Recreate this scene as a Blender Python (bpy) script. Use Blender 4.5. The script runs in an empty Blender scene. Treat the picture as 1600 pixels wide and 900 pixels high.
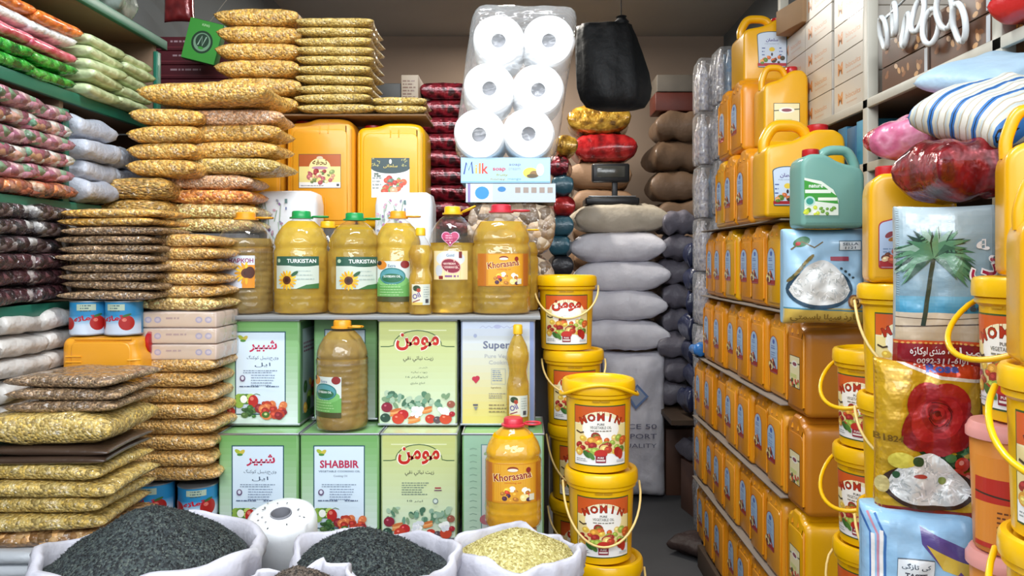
import bpy, bmesh, math, random
from mathutils import Vector, Matrix, noise
from mathutils.geometry import tessellate_polygon

# ---------------------------------------------------------------- camera, world, lights
F = 1200.0
CX, CY, EYE = 821.0, 405.0, 1.5
scene = bpy.context.scene
COL = scene.collection
cam_d = bpy.data.cameras.new('camera'); cam = bpy.data.objects.new('camera', cam_d); COL.objects.link(cam)
cam.location = (0, 0, EYE); cam.rotation_euler = (math.pi/2, 0, 0)
cam_d.sensor_width = 36.0; cam_d.lens = 36.0*F/1600.0
cam_d.shift_x = (800-CX)/1600.0; cam_d.shift_y = (CY-450)/1600.0
cam_d.clip_start = 0.05
scene.camera = cam
scene.view_settings.view_transform = 'Standard'
scene.view_settings.look = 'None'
scene.view_settings.exposure = 0.35
scene.view_settings.gamma = 1.0
scene.view_settings.use_curve_mapping = False
scene.cycles.max_bounces = 10
scene.cycles.transparent_max_bounces = 24
scene.cycles.transmission_bounces = 8
scene.cycles.caustics_reflective = False
scene.cycles.caustics_refractive = False

world = bpy.data.worlds.new('daylight'); scene.world = world; world.use_nodes = True
bg = world.node_tree.nodes['Background']
bg.inputs[1].default_value = 1.0
wn = world.node_tree            # bright open sky over the street, dim ground and house fronts below
wt = wn.nodes.new('ShaderNodeTexCoord'); ws = wn.nodes.new('ShaderNodeSeparateXYZ'); wr_ = wn.nodes.new('ShaderNodeValToRGB'); wm = wn.nodes.new('ShaderNodeMath')
wm.operation = 'MULTIPLY_ADD'; wm.inputs[1].default_value = .5; wm.inputs[2].default_value = .5
wn.links.new(wt.outputs['Generated'], ws.inputs[0]); wn.links.new(ws.outputs['Z'], wm.inputs[0]); wn.links.new(wm.outputs[0], wr_.inputs[0]); wn.links.new(wr_.outputs[0], bg.inputs[0])
for k_, (p_, v_) in enumerate([(.0, .30), (.48, .42), (.55, .75), (.60, 2.3), (.72, 2.3), (.80, 1.0)]):
    e_ = wr_.color_ramp.elements[k_] if k_ < 2 else wr_.color_ramp.elements.new(p_)
    e_.position = p_; e_.color = (v_*.84, v_*.91, v_*1.0, 1)

def area_light(name, loc, rot, sx, sy, power, col):
    d = bpy.data.lights.new(name, 'AREA'); d.shape = 'RECTANGLE'; d.size = sx; d.size_y = sy
    d.energy = power; d.color = col
    o = bpy.data.objects.new(name, d); COL.objects.link(o); o.location = loc; o.rotation_euler = rot
    return o
# daylight coming in over the open shop front, ceiling tube, added back fill
area_light('daylight_from_street', (0.1, -0.9, 3.0), (math.radians(62), 0, 0), 3.4, .7, 60, (0.93, 0.97, 1.0))
area_light('tube_light_front', (-0.25, 1.75, 3.17), (0, 0, 0), 1.2, 0.07, 34, (0.92, 0.97, 1.0))
area_light('back_fill_light', (-0.1, 4.9, 3.22), (0, 0, 0), 0.07, 1.2, 55, (1.0, 0.95, 0.86))  # added fill over the back, brightens the white sacks and rear wall

# ---------------------------------------------------------------- colour and material helpers
def lin(c):
    if isinstance(c, str):
        c = tuple(int(c[i:i+2], 16) for i in (0, 2, 4))
    r = []
    for v in c[:3]:
        v = v/255.0
        r.append(v/12.92 if v <= 0.04045 else ((v+0.055)/1.055)**2.4)
    return (r[0], r[1], r[2], 1.0)

MATS = {}
def newmat(name):
    m = bpy.data.materials.new(name); m.use_nodes = True
    nt = m.node_tree
    return m, nt, nt.nodes['Principled BSDF']

def setp(b, **k):
    for n, v in k.items():
        n = n.replace('_', ' ')
        if n in b.inputs: b.inputs[n].default_value = v

def bump_noise(nt, scale, strength, dist=0.01, detail=3, vec=None, tex='noise'):
    t = nt.nodes.new('ShaderNodeTexNoise'); t.inputs['Scale'].default_value = scale; t.inputs['Detail'].default_value = detail
    if vec: nt.links.new(vec, t.inputs['Vector'])
    b = nt.nodes.new('ShaderNodeBump'); b.inputs['Strength'].default_value = strength; b.inputs['Distance'].default_value = dist
    nt.links.new(t.outputs['Fac'], b.inputs['Height'])
    return b

def objvec(nt):
    t = nt.nodes.new('ShaderNodeTexCoord'); return t.outputs['Object']

def plastic(name, c, rough=0.35, var=0.12, bump=0.08, scale=9, metallic=0.0, coat=0.0, spec=0.5, sss=0.0):
    if name in MATS: return MATS[name]
    m, nt, b = newmat(name); v = objvec(nt)
    n = nt.nodes.new('ShaderNodeTexNoise'); n.inputs['Scale'].default_value = scale; n.inputs['Detail'].default_value = 4
    nt.links.new(v, n.inputs['Vector'])
    mx = nt.nodes.new('ShaderNodeMix'); mx.data_type = 'RGBA'
    l = lin(c)
    mx.inputs['A'].default_value = tuple(x*(1-var) for x in l[:3])+(1,)
    mx.inputs['B'].default_value = tuple(min(1, x*(1+var)) for x in l[:3])+(1,)
    nt.links.new(n.outputs['Fac'], mx.inputs['Factor'])
    nt.links.new(mx.outputs['Result'], b.inputs['Base Color'])
    setp(b, Roughness=rough, Metallic=metallic, Coat_Weight=coat, Coat_Roughness=0.1, Specular_IOR_Level=spec)
    if sss: setp(b, Subsurface_Weight=sss, Subsurface_Scale=0.02)
    if bump:
        bn = bump_noise(nt, scale*3, bump, 0.01, 3, v); nt.links.new(bn.outputs['Normal'], b.inputs['Normal'])
    MATS[name] = m; return m

def grain(name, cols, scale=110, bump=0.7, coat=1.0, stretch=(1, 1, 1), wr=0.9, wrs=26, rough=0.6):
    """loose seeds or snacks seen through a clear glossy bag"""
    if name in MATS: return MATS[name]
    if coat and len(cols) < 7:      # colour stands in for shaded gaps (darker cells) and highlights (paler cells)
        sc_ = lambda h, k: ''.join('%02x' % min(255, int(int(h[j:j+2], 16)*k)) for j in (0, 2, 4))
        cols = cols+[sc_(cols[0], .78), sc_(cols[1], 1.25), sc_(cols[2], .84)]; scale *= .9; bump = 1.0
    m, nt, b = newmat(name); v = objvec(nt)
    mp = nt.nodes.new('ShaderNodeMapping'); mp.inputs['Scale'].default_value = stretch; nt.links.new(v, mp.inputs['Vector'])
    vo = nt.nodes.new('ShaderNodeTexVoronoi'); vo.inputs['Scale'].default_value = scale; nt.links.new(mp.outputs['Vector'], vo.inputs['Vector'])
    sep = nt.nodes.new('ShaderNodeSeparateColor'); nt.links.new(vo.outputs['Color'], sep.inputs['Color'])
    r = nt.nodes.new('ShaderNodeValToRGB'); r.color_ramp.interpolation = 'CONSTANT'
    while len(r.color_ramp.elements) < len(cols): r.color_ramp.elements.new(0.5)
    for i, c in enumerate(cols):
        r.color_ramp.elements[i].position = i/len(cols); r.color_ramp.elements[i].color = lin(c)
    nt.links.new(sep.outputs['Red'], r.inputs['Fac']); nt.links.new(r.outputs['Color'], b.inputs['Base Color'])
    inv = nt.nodes.new('ShaderNodeMath'); inv.operation = 'SUBTRACT'; inv.inputs[0].default_value = 1.0
    nt.links.new(vo.outputs['Distance'], inv.inputs[1])
    bp = nt.nodes.new('ShaderNodeBump'); bp.inputs['Strength'].default_value = bump; bp.inputs['Distance'].default_value = 0.6/scale
    nt.links.new(inv.outputs[0], bp.inputs['Height']); nt.links.new(bp.outputs['Normal'], b.inputs['Normal'])
    setp(b, Roughness=rough, Coat_Weight=coat, Coat_Roughness=0.09, Coat_IOR=1.6)
    if coat:
        w = bump_noise(nt, wrs, wr, 0.045, 3, v); nt.links.new(w.outputs['Normal'], b.inputs['Coat Normal'])
    MATS[name] = m; return m

def foil(name, cols, scale=24, wr=1.0, metallic=0.35, rough=0.25, stretch=(1, 1, 1)):
    if name in MATS: return MATS[name]
    m, nt, b = newmat(name); v = objvec(nt)
    mp = nt.nodes.new('ShaderNodeMapping'); mp.inputs['Scale'].default_value = stretch; nt.links.new(v, mp.inputs['Vector'])
    n = nt.nodes.new('ShaderNodeTexNoise'); n.inputs['Scale'].default_value = scale*1.2; n.inputs['Detail'].default_value = 1
    nt.links.new(mp.outputs['Vector'], n.inputs['Vector'])
    r = nt.nodes.new('ShaderNodeValToRGB')
    while len(r.color_ramp.elements) < len(cols): r.color_ramp.elements.new(0.5)
    for i, c in enumerate(cols):
        r.color_ramp.elements[i].position = 0.3+0.4*i/max(1, len(cols)-1); r.color_ramp.elements[i].color = lin(c)
    nt.links.new(n.outputs['Fac'], r.inputs['Fac']); nt.links.new(r.outputs['Color'], b.inputs['Base Color'])
    setp(b, Roughness=rough, Metallic=metallic, Coat_Weight=0.6, Coat_Roughness=0.1)
    w = bump_noise(nt, scale, wr, 0.02, 3, v); nt.links.new(w.outputs['Normal'], b.inputs['Normal'])
    MATS[name] = m; return m

def woven(name, c, c2=None, scale=260, rough=0.55, crumple=0.6):
    if name in MATS: return MATS[name]
    m, nt, b = newmat(name); v = objvec(nt)
    n = nt.nodes.new('ShaderNodeTexNoise'); n.inputs['Scale'].default_value = 6; n.inputs['Detail'].default_value = 5
    nt.links.new(v, n.inputs['Vector'])
    r = nt.nodes.new('ShaderNodeValToRGB'); r.color_ramp.elements[0].position = 0.35; r.color_ramp.elements[1].position = 0.65
    r.color_ramp.elements[0].color = lin(c2 or c); r.color_ramp.elements[1].color = lin(c)
    nt.links.new(n.outputs['Fac'], r.inputs['Fac']); nt.links.new(r.outputs['Color'], b.inputs['Base Color'])
    ch = nt.nodes.new('ShaderNodeTexChecker'); ch.inputs['Scale'].default_value = scale; nt.links.new(v, ch.inputs['Vector'])
    b1 = nt.nodes.new('ShaderNodeBump'); b1.inputs['Strength'].default_value = 0.15; b1.inputs['Distance'].default_value = 0.002
    nt.links.new(ch.outputs['Fac'], b1.inputs['Height'])
    b2 = bump_noise(nt, 14, crumple, 0.02, 4, v); nt.links.new(b1.outputs['Normal'], b2.inputs['Normal'])
    nt.links.new(b2.outputs['Normal'], b.inputs['Normal'])
    setp(b, Roughness=rough)
    MATS[name] = m; return m

def clear(name, tint=(1, 1, 1), haze=0.08, gloss=0.85, wr=0.5, wrs=20, rough=0.06, ior=1.45):
    """thin clear plastic skin: see-through with highlights and a little haze"""
    if name in MATS: return MATS[name]
    m, nt, b = newmat(name); nt.nodes.remove(b); out = nt.nodes['Material Output']; v = objvec(nt)
    tr = nt.nodes.new('ShaderNodeBsdfTransparent'); tr.inputs[0].default_value = tuple(tint)+(1,)
    gl = nt.nodes.new('ShaderNodeBsdfGlossy'); gl.inputs['Roughness'].default_value = rough; gl.inputs[0].default_value = (gloss, gloss, gloss, 1)
    df = nt.nodes.new('ShaderNodeBsdfDiffuse'); df.inputs[0].default_value = (0.85, 0.87, 0.88, 1)
    fr = nt.nodes.new('ShaderNodeFresnel'); geo = nt.nodes.new('ShaderNodeNewGeometry'); im = nt.nodes.new('ShaderNodeMath'); im.operation = 'MULTIPLY_ADD'
    im.inputs[1].default_value = 1/ior-ior; im.inputs[2].default_value = ior; nt.links.new(geo.outputs['Backfacing'], im.inputs[0]); nt.links.new(im.outputs[0], fr.inputs['IOR'])
    if wr:
        w = bump_noise(nt, wrs, wr, 0.02, 2, v)
        nt.links.new(w.outputs['Normal'], gl.inputs['Normal']); nt.links.new(w.outputs['Normal'], fr.inputs['Normal'])
    m1 = nt.nodes.new('ShaderNodeMixShader'); nt.links.new(fr.outputs[0], m1.inputs[0]); nt.links.new(tr.outputs[0], m1.inputs[1]); nt.links.new(gl.outputs[0], m1.inputs[2])
    m2 = nt.nodes.new('ShaderNodeMixShader'); m2.inputs[0].default_value = haze
    nt.links.new(m1.outputs[0], m2.inputs[1]); nt.links.new(df.outputs[0], m2.inputs[2]); nt.links.new(m2.outputs[0], out.inputs[0])
    MATS[name] = m; return m

def liquid(name, c, trans=0.6, ior=1.22, rough=0.04):
    if name in MATS: return MATS[name]
    m, nt, b = newmat(name); setp(b, Base_Color=lin(c), Roughness=rough, IOR=ior, Transmission_Weight=trans, Subsurface_Weight=0.0)
    MATS[name] = m; return m

def oil_mat(name, c, body=0.45):
    """see-through tinted oil: part of the light passes straight, part is scattered by the liquid"""
    if name in MATS: return MATS[name]
    m, nt, b = newmat(name); nt.nodes.remove(b); out = nt.nodes['Material Output']; l = lin(c)
    tr = nt.nodes.new('ShaderNodeBsdfTransparent'); tr.inputs[0].default_value = tuple(x**.45 for x in l[:3])+(1,)
    df = nt.nodes.new('ShaderNodeBsdfDiffuse'); df.inputs[0].default_value = l
    tl = nt.nodes.new('ShaderNodeBsdfTranslucent'); tl.inputs[0].default_value = l
    gl = nt.nodes.new('ShaderNodeBsdfGlass'); gl.inputs['Color'].default_value = tuple(x**.4 for x in l[:3])+(1,); gl.inputs['IOR'].default_value = 1.12; gl.inputs['Roughness'].default_value = .03
    w = bump_noise(nt, 9, .6, .03, 2, objvec(nt)); nt.links.new(w.outputs['Normal'], gl.inputs['Normal'])
    w2 = bump_noise(nt, 11, .9, .05, 2, objvec(nt)); nt.links.new(w2.outputs['Normal'], df.inputs['Normal'])
    def mix(f, x, y):
        q = nt.nodes.new('ShaderNodeMixShader'); q.inputs[0].default_value = f; nt.links.new(x, q.inputs[1]); nt.links.new(y, q.inputs[2]); return q.outputs[0]
    s = mix(.10, df.outputs[0], tl.outputs[0]); t = mix(.35, tr.outputs[0], gl.outputs[0])
    nt.links.new(mix(body, t, s), out.inputs[0]); MATS[name] = m; return m

def print_mat(name='printed_ink', rough=0.35, metallic=0.0, wr=0.0, coat=0.2):
    if name in MATS: return MATS[name]
    m, nt, b = newmat(name)
    a = nt.nodes.new('ShaderNodeAttribute'); a.attribute_name = 'Col'
    nt.links.new(a.outputs['Color'], b.inputs['Base Color']); setp(b, Roughness=rough, Metallic=metallic, Coat_Weight=coat)
    if wr:
        w = bump_noise(nt, 18, wr, 0.02, 3, objvec(nt)); nt.links.new(w.outputs['Normal'], b.inputs['Normal'])
    MATS[name] = m; return m

# ---------------------------------------------------------------- object helpers
def P(px, py, D): return Vector(((px-CX)*D/F, D, EYE+(CY-py)*D/F))
def WX(px, D): return (px-CX)*D/F
def WZ(py, D): return EYE+(CY-py)*D/F

USED = {}
def tag(o, label, cat, group=None, kind=None):
    o['label'] = label
    if cat: o['category'] = cat
    if group: o['group'] = group
    if kind: o['kind'] = kind
    return o
def empty(name, label, cat, loc=(0, 0, 0), rot=(0, 0, 0), group=None):
    o = bpy.data.objects.new(name, None); o.empty_display_size = 0.05; COL.objects.link(o)
    o.location = loc; o.rotation_euler = rot
    return tag(o, label, cat, group)
def ob(name, mesh, mat, parent=None, loc=(0, 0, 0), rot=(0, 0, 0), label=None):
    if mat is not None and not mesh.materials: mesh.materials.append(mat)
    o = bpy.data.objects.new(name, mesh); COL.objects.link(o)
    o.location = loc; o.rotation_euler = rot
    if parent: o.parent = parent
    if label: o['label'] = label
    return o
def top(name, mesh, mat, label, cat, loc=(0, 0, 0), rot=(0, 0, 0), group=None, kind=None):
    return tag(ob(name, mesh, mat, None, loc, rot), label, cat, group, kind)
def copy_thing(root, loc, rot=None, label=None, group=None):
    def cp(o, par):
        c = o.copy(); COL.objects.link(c); c.parent = par
        for ch in o.children: cp(ch, c)
        return c
    c = cp(root, None); c.location = loc
    if rot is not None: c.rotation_euler = rot
    if label: c['label'] = label
    if group: c['group'] = group
    return c

def mk(verts, faces, smooth=True, angle=40, name='m'):
    me = bpy.data.meshes.new(name); me.from_pydata([tuple(v) for v in verts], [], faces); me.update()
    bm = bmesh.new(); bm.from_mesh(me); bmesh.ops.recalc_face_normals(bm, faces=bm.faces); bm.to_mesh(me); bm.free()
    if smooth:
        me.polygons.foreach_set('use_smooth', [True]*len(me.polygons))
        if angle < 180: me.set_sharp_from_angle(angle=math.radians(angle))
    return me
def join(ms, angle=40):
    bm = bmesh.new()
    for m in ms: bm.from_mesh(m)
    me = bpy.data.meshes.new('m'); bm.to_mesh(me); bm.free()
    me.polygons.foreach_set('use_smooth', [True]*len(me.polygons)); me.set_sharp_from_angle(angle=math.radians(angle))
    return me
def xf(me, loc=(0, 0, 0), rot=(0, 0, 0), sc=(1, 1, 1)):
    from mathutils import Euler
    me.transform(Matrix.Translation(loc) @ Euler(rot).to_matrix().to_4x4() @ Matrix.Diagonal((sc[0], sc[1], sc[2], 1))); return me

def box(x0, x1, y0, y1, z0, z1, bev=0.0, seg=2):
    bm = bmesh.new(); bmesh.ops.create_cube(bm, size=1)
    for v in bm.verts: v.co = Vector((x0+(v.co.x+.5)*(x1-x0), y0+(v.co.y+.5)*(y1-y0), z0+(v.co.z+.5)*(z1-z0)))
    if bev: bmesh.ops.bevel(bm, geom=list(bm.edges), offset=bev, segments=seg, affect='EDGES', profile=0.5)
    me = bpy.data.meshes.new('m'); bm.to_mesh(me); bm.free()
    if bev:
        me.polygons.foreach_set('use_smooth', [True]*len(me.polygons)); me.set_sharp_from_angle(angle=math.radians(50))
    return me
def softbox(w, d, h, bev, seed=0, amp=0.004, cuts=6):
    """box with rounded edges, slightly dented"""
    bm = bmesh.new(); bmesh.ops.create_cube(bm, size=1)
    for v in bm.verts: v.co = Vector((v.co.x*w, v.co.y*d, (v.co.z+.5)*h))
    bmesh.ops.subdivide_edges(bm, edges=list(bm.edges), cuts=cuts, use_grid_fill=True)
    r = bev
    for v in bm.verts:
        c = v.co.copy()
        q = Vector((max(-w/2+r, min(w/2-r, c.x)), max(-d/2+r, min(d/2-r, c.y)), max(r, min(h-r, c.z))))
        dd = c-q
        if dd.length > 1e-9:
            m = max(abs(dd.x), abs(dd.y), abs(dd.z)); dd = dd.normalized()*m if dd.length > m else dd
        v.co = q+dd
        n = noise.noise_vector(v.co*9+Vector((seed*7.3, seed, 0)))*amp
        if v.co.z < 0.001: n.z = 0
        v.co += n
    bmesh.ops.recalc_face_normals(bm, faces=bm.faces)
    me = bpy.data.meshes.new('m'); bm.to_mesh(me); bm.free()
    me.polygons.foreach_set('use_smooth', [True]*len(me.polygons)); return me

def lathe(prof, seg=40, sq=0.0, cap=True, fl=0, fa=0.0, amp=0, seed=0, angle=40):
    """prof: (r,z) bottom to top; sq>0 squares the section; fl flutes"""
    vs = []; fs = []
    for r, z in prof:
        for i in range(seg):
            a = 2*math.pi*i/seg; k = 1.0
            if sq:
                e = 2+sq*6; k = (abs(math.cos(a))**e+abs(math.sin(a))**e)**(-1/e)
                k = 1+(k-1)*0.5 if sq < 0.3 else k
            if fl: k *= 1+fa*math.cos(fl*a)
            x, y = r*k*math.cos(a), r*k*math.sin(a)
            if amp:
                n = noise.noise_vector(Vector((x*14, y*14, z*14+seed*5)))*amp; x += n.x; y += n.y; zz = z+n.z
            else: zz = z
            vs.append((x, y, zz))
    n = len(prof)
    for j in range(n-1):
        for i in range(seg):
            a = j*seg+i; b_ = j*seg+(i+1) % seg; fs.append((a, b_, b_+seg, a+seg))
    if cap:
        fs.append(tuple(range(seg-1, -1, -1))); fs.append(tuple((n-1)*seg+i for i in range(seg)))
    me = bpy.data.meshes.new('m'); me.from_pydata(vs, [], fs); me.update()
    me.polygons.foreach_set('use_smooth', [True]*len(me.polygons)); me.set_sharp_from_angle(angle=math.radians(angle))
    return me

def tube(path, r, seg=8, closed=False, flat=1.0):
    pts = [Vector(p) for p in path]; n = len(pts); vs = []; fs = []
    up = Vector((0, 1, 0))
    for i, p in enumerate(pts):
        t = (pts[(i+1) % n]-pts[i-1]) if closed else (pts[min(i+1, n-1)]-pts[max(i-1, 0)])
        t.normalize(); s = t.cross(up)
        if s.length < 0.05: s = t.cross(Vector((1, 0, 0)))
        s.normalize(); u = s.cross(t).normalized()
        rr = r[i] if isinstance(r, (list, tuple)) else r
        for k in range(seg):
            a = 2*math.pi*k/seg; vs.append(p+s*math.cos(a)*rr+u*math.sin(a)*rr*flat)
    m = n if closed else n-1
    for i in range(m):
        for k in range(seg):
            a = i*seg+k; b_ = i*seg+(k+1) % seg; j = ((i+1) % n)*seg
            fs.append((a, b_, j+(k+1) % seg, j+k))
    if not closed:
        fs.append(tuple(range(seg))); fs.append(tuple((n-1)*seg+k for k in range(seg-1, -1, -1)))
    return mk(vs, fs, angle=60)

def roundpts(pts, n=5):
    out = []; N = len(pts)
    for i, (x, y, r) in enumerate(pts):
        p = Vector((x, y)); a = Vector(pts[i-1][:2]); b_ = Vector(pts[(i+1) % N][:2])
        if r <= 0: out.append(p); continue
        da = (a-p); db = (b_-p); ra = min(r, da.length*.49); rb = min(r, db.length*.49)
        A = p+da.normalized()*ra; B = p+db.normalized()*rb
        for k in range(n+1):
            t = k/n; out.append(A*(1-t)**2+p*2*t*(1-t)+B*t**2)
    return out
def plate(pts, depth, bev, nb=4, n=5):
    """outline (x,z,cornerradius) given depth along y with rounded front and back edges (y from -depth/2 to depth/2)"""
    o = roundpts(pts, n); N = len(o)
    area = sum(o[i].x*o[(i+1) % N].y-o[(i+1) % N].x*o[i].y for i in range(N))
    if area < 0: o.reverse()
    nor = []
    for i in range(N):
        e = (o[(i+1) % N]-o[i-1]); 
        if e.length < 1e-9: e = Vector((1, 0))
        e.normalize(); nor.append(Vector((e.y, -e.x)))
    rings = []
    for k in range(nb+1):
        a = math.pi/2*k/nb; rings.append((-depth/2+bev*(1-math.sin(a)), bev*(1-math.cos(a))))
    rings = [(-depth/2+bev*(1-math.sin(math.pi/2*k/nb)), bev*(1-math.cos(math.pi/2*k/nb))) for k in range(nb, -1, -1)]
    rings += [(-y, i) for y, i in reversed(rings)]
    vs = []; fs = []
    for y, ins in rings:
        for i in range(N):
            q = o[i]-nor[i]*ins; vs.append((q.x, y, q.y))
    R = len(rings)
    for j in range(R-1):
        for i in range(N):
            a = j*N+i; b_ = j*N+(i+1) % N; fs.append((a, b_, b_+N, a+N))
    fs.append(tuple(range(N-1, -1, -1))); fs.append(tuple((R-1)*N+i for i in range(N)))
    return mk(vs, fs, angle=35)

# ---------------------------------------------------------------- bags
def bagfun(w, d, h, seed, p=3.6, e=0.42, pinch=0.06, amp=0.10, sag=0.0, pv=5.0, ev=0.75):
    def S(u, v, side):
        uu = max(-1, min(1, u)); vv = max(-1, min(1, v))
        t = max(0.0, 1-abs(uu)**p)**e*max(0.0, 1-abs(vv)**pv)**(e*ev)
        x = w/2*uu*(1-pinch*(1-vv*vv)*uu*uu); y = d/2*vv*(1-pinch*(1-uu*uu)*vv*vv)
        nz = noise.noise(Vector((x/w*4+seed*3.1, y/d*3+seed, side*5+seed)))
        n2 = noise.noise(Vector((x*26+seed, y*26, side*3)))
        z = h/2+side*h/2*t*(1+amp*(nz-.3))+side*h*0.05*n2*t
        mid = noise.noise(Vector((x*5+seed*2, y*5, 9.1)))*h*0.10*(1-t)
        z += mid - sag*(uu**4)*h
        return Vector((x, y, z))
    return S
def bagmesh(w, d, h, seed, nu=24, nv=16, **k):
    S = bagfun(w, d, h, seed, **k); vs = []; fs = []; idx = {}
    def f(t): return math.sin(t*math.pi/2)*0.6+t*0.4
    for side in (1, -1):
        for i in range(nu+1):
            for j in range(nv+1):
                bnd = i in (0, nu) or j in (0, nv)
                key = (i, j, 0 if bnd else side)
                if key in idx: continue
                idx[key] = len(vs); vs.append(S(f(-1+2*i/nu), f(-1+2*j/nv), side))
    for side in (1, -1):
        for i in range(nu):
            for j in range(nv):
                q = []
                for a, b_ in ((i, j), (i+1, j), (i+1, j+1), (i, j+1)):
                    q.append(idx[(a, b_, 0 if a in (0, nu) or b_ in (0, nv) else side)])
                if side < 0: q.reverse()
                fs.append(tuple(q))
    me = bpy.data.meshes.new('m'); me.from_pydata([tuple(v) for v in vs], [], fs); me.update()
    me.polygons.foreach_set('use_smooth', [True]*len(me.polygons)); return me

ORD = ['topmost']+[q+' from top' for q in 'second third fourth fifth sixth seventh eighth ninth tenth eleventh twelfth thirteenth'.split()]
def ordn(i, n): return 'lowest' if (i == n-1 and n > 1) else ORD[i]

def stack(name, cat, desc, where, px0, px1, yt, yb, n, D, dep, mats, seed=0, jit=0.006, rot=0.03, group=None, rz=0, dx=0.0, thick=1.1, z0=None, **k):
    """n bags lying on one another; pixel box of the pile's front and its distance give real sizes"""
    rnd = random.Random(seed*17+3)
    x0, x1 = WX(px0, D), WX(px1, D); zt, zb = WZ(yt, D), WZ(yb, D)
    if z0 is not None: zb = z0
    h = (zt-zb)/n; w = x1-x0; out = []
    if not isinstance(mats, (list, tuple)): mats = [mats]
    var = {}
    for i in range(n):          # i = 0 lowest
        mat = mats[min(i, len(mats)-1)] if len(mats) > 1 else mats[0]
        key = (mat.name, rnd.randrange(3))
        if key not in var:
            me = bagmesh(w, dep, h*thick, seed*10+len(var), **k); me.materials.append(mat); var[key] = me
        me = var[key]
        fl = rnd.random() < .5
        t = n-1-i
        lab = '%s, %s of %s' % (desc if isinstance(desc, str) else desc[min(i, len(desc)-1)], ordn(t, n), where) if n > 1 else '%s, %s' % (desc if isinstance(desc, str) else desc[0], where)
        o = top(name, me, mat, lab, cat, ((x0+x1)/2+rnd.uniform(-jit, jit)+dx*i, D+dep/2+rnd.uniform(-jit, jit), zb+h*i),
                (rnd.uniform(-rot, rot)*.4, rnd.uniform(-rot, rot)*.5, rz+rnd.uniform(-rot, rot)*1.5+(math.pi if fl else 0)), group)
        out.append(o)
    return out

# ---------------------------------------------------------------- printed artwork (flat shapes with their own ink colour, laid on a surface)
_AR = {'ا': (0xFE8D, 2), 'ب': (0xFE8F, 4), 'ت': (0xFE95, 4), 'ح': (0xFEA1, 4), 'خ': (0xFEA5, 4), 'د': (0xFEA9, 2), 'ر': (0xFEAD, 2), 'ز': (0xFEAF, 2),
       'س': (0xFEB1, 4), 'ش': (0xFEB5, 4), 'ط': (0xFEC1, 4), 'ع': (0xFEC9, 4), 'غ': (0xFECD, 4), 'ف': (0xFED1, 4), 'ق': (0xFED5, 4), 'ك': (0xFED9, 4),
       'ل': (0xFEDD, 4), 'م': (0xFEE1, 4), 'ن': (0xFEE5, 4), 'ه': (0xFEE9, 4), 'و': (0xFEED, 2), 'ي': (0xFEF1, 4), 'ی': (0xFBFC, 4), 'پ': (0xFB56, 4),
       'گ': (0xFB92, 4), 'ک': (0xFB8E, 4), 'ڈ': (0xFB88, 2), 'ڑ': (0xFB8C, 2), 'ہ': (0xFBA6, 4), 'ٹ': (0xFB66, 4), 'ـ': (0x640, 9)}
def ar(s):
    out = []
    for w in s.split(' '):
        r = []
        for i, c in enumerate(w):
            if c not in _AR: r.append(c); continue
            b_, n = _AR[c]
            if n == 9: r.append(c); continue
            pj = i > 0 and w[i-1] in _AR and _AR[w[i-1]][1] >= 4
            nj = n == 4 and i+1 < len(w) and w[i+1] in _AR
            r.append(chr(b_+(3 if pj and nj else 1 if pj else 2 if nj else 0)))
        out.append(''.join(reversed(r)))
    return ' '.join(reversed(out))

_TX = {}
def textgeo(s, bold):
    k = (s, bold)
    if k not in _TX:
        c = bpy.data.curves.new('t', 'FONT'); c.body = s; c.size = 1; c.resolution_u = 2; c.offset = bold; c.fill_mode = 'FRONT'
        o = bpy.data.objects.new('t', c); COL.objects.link(o)
        dg = bpy.context.evaluated_depsgraph_get(); m = bpy.data.meshes.new_from_object(o.evaluated_get(dg))
        vs = [Vector((v.co.x, v.co.y)) for v in m.vertices]; fs = [tuple(p.vertices) for p in m.polygons]
        bpy.data.objects.remove(o); bpy.data.curves.remove(c); bpy.data.meshes.remove(m)
        _TX[k] = (vs, fs)
    return _TX[k]

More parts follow.
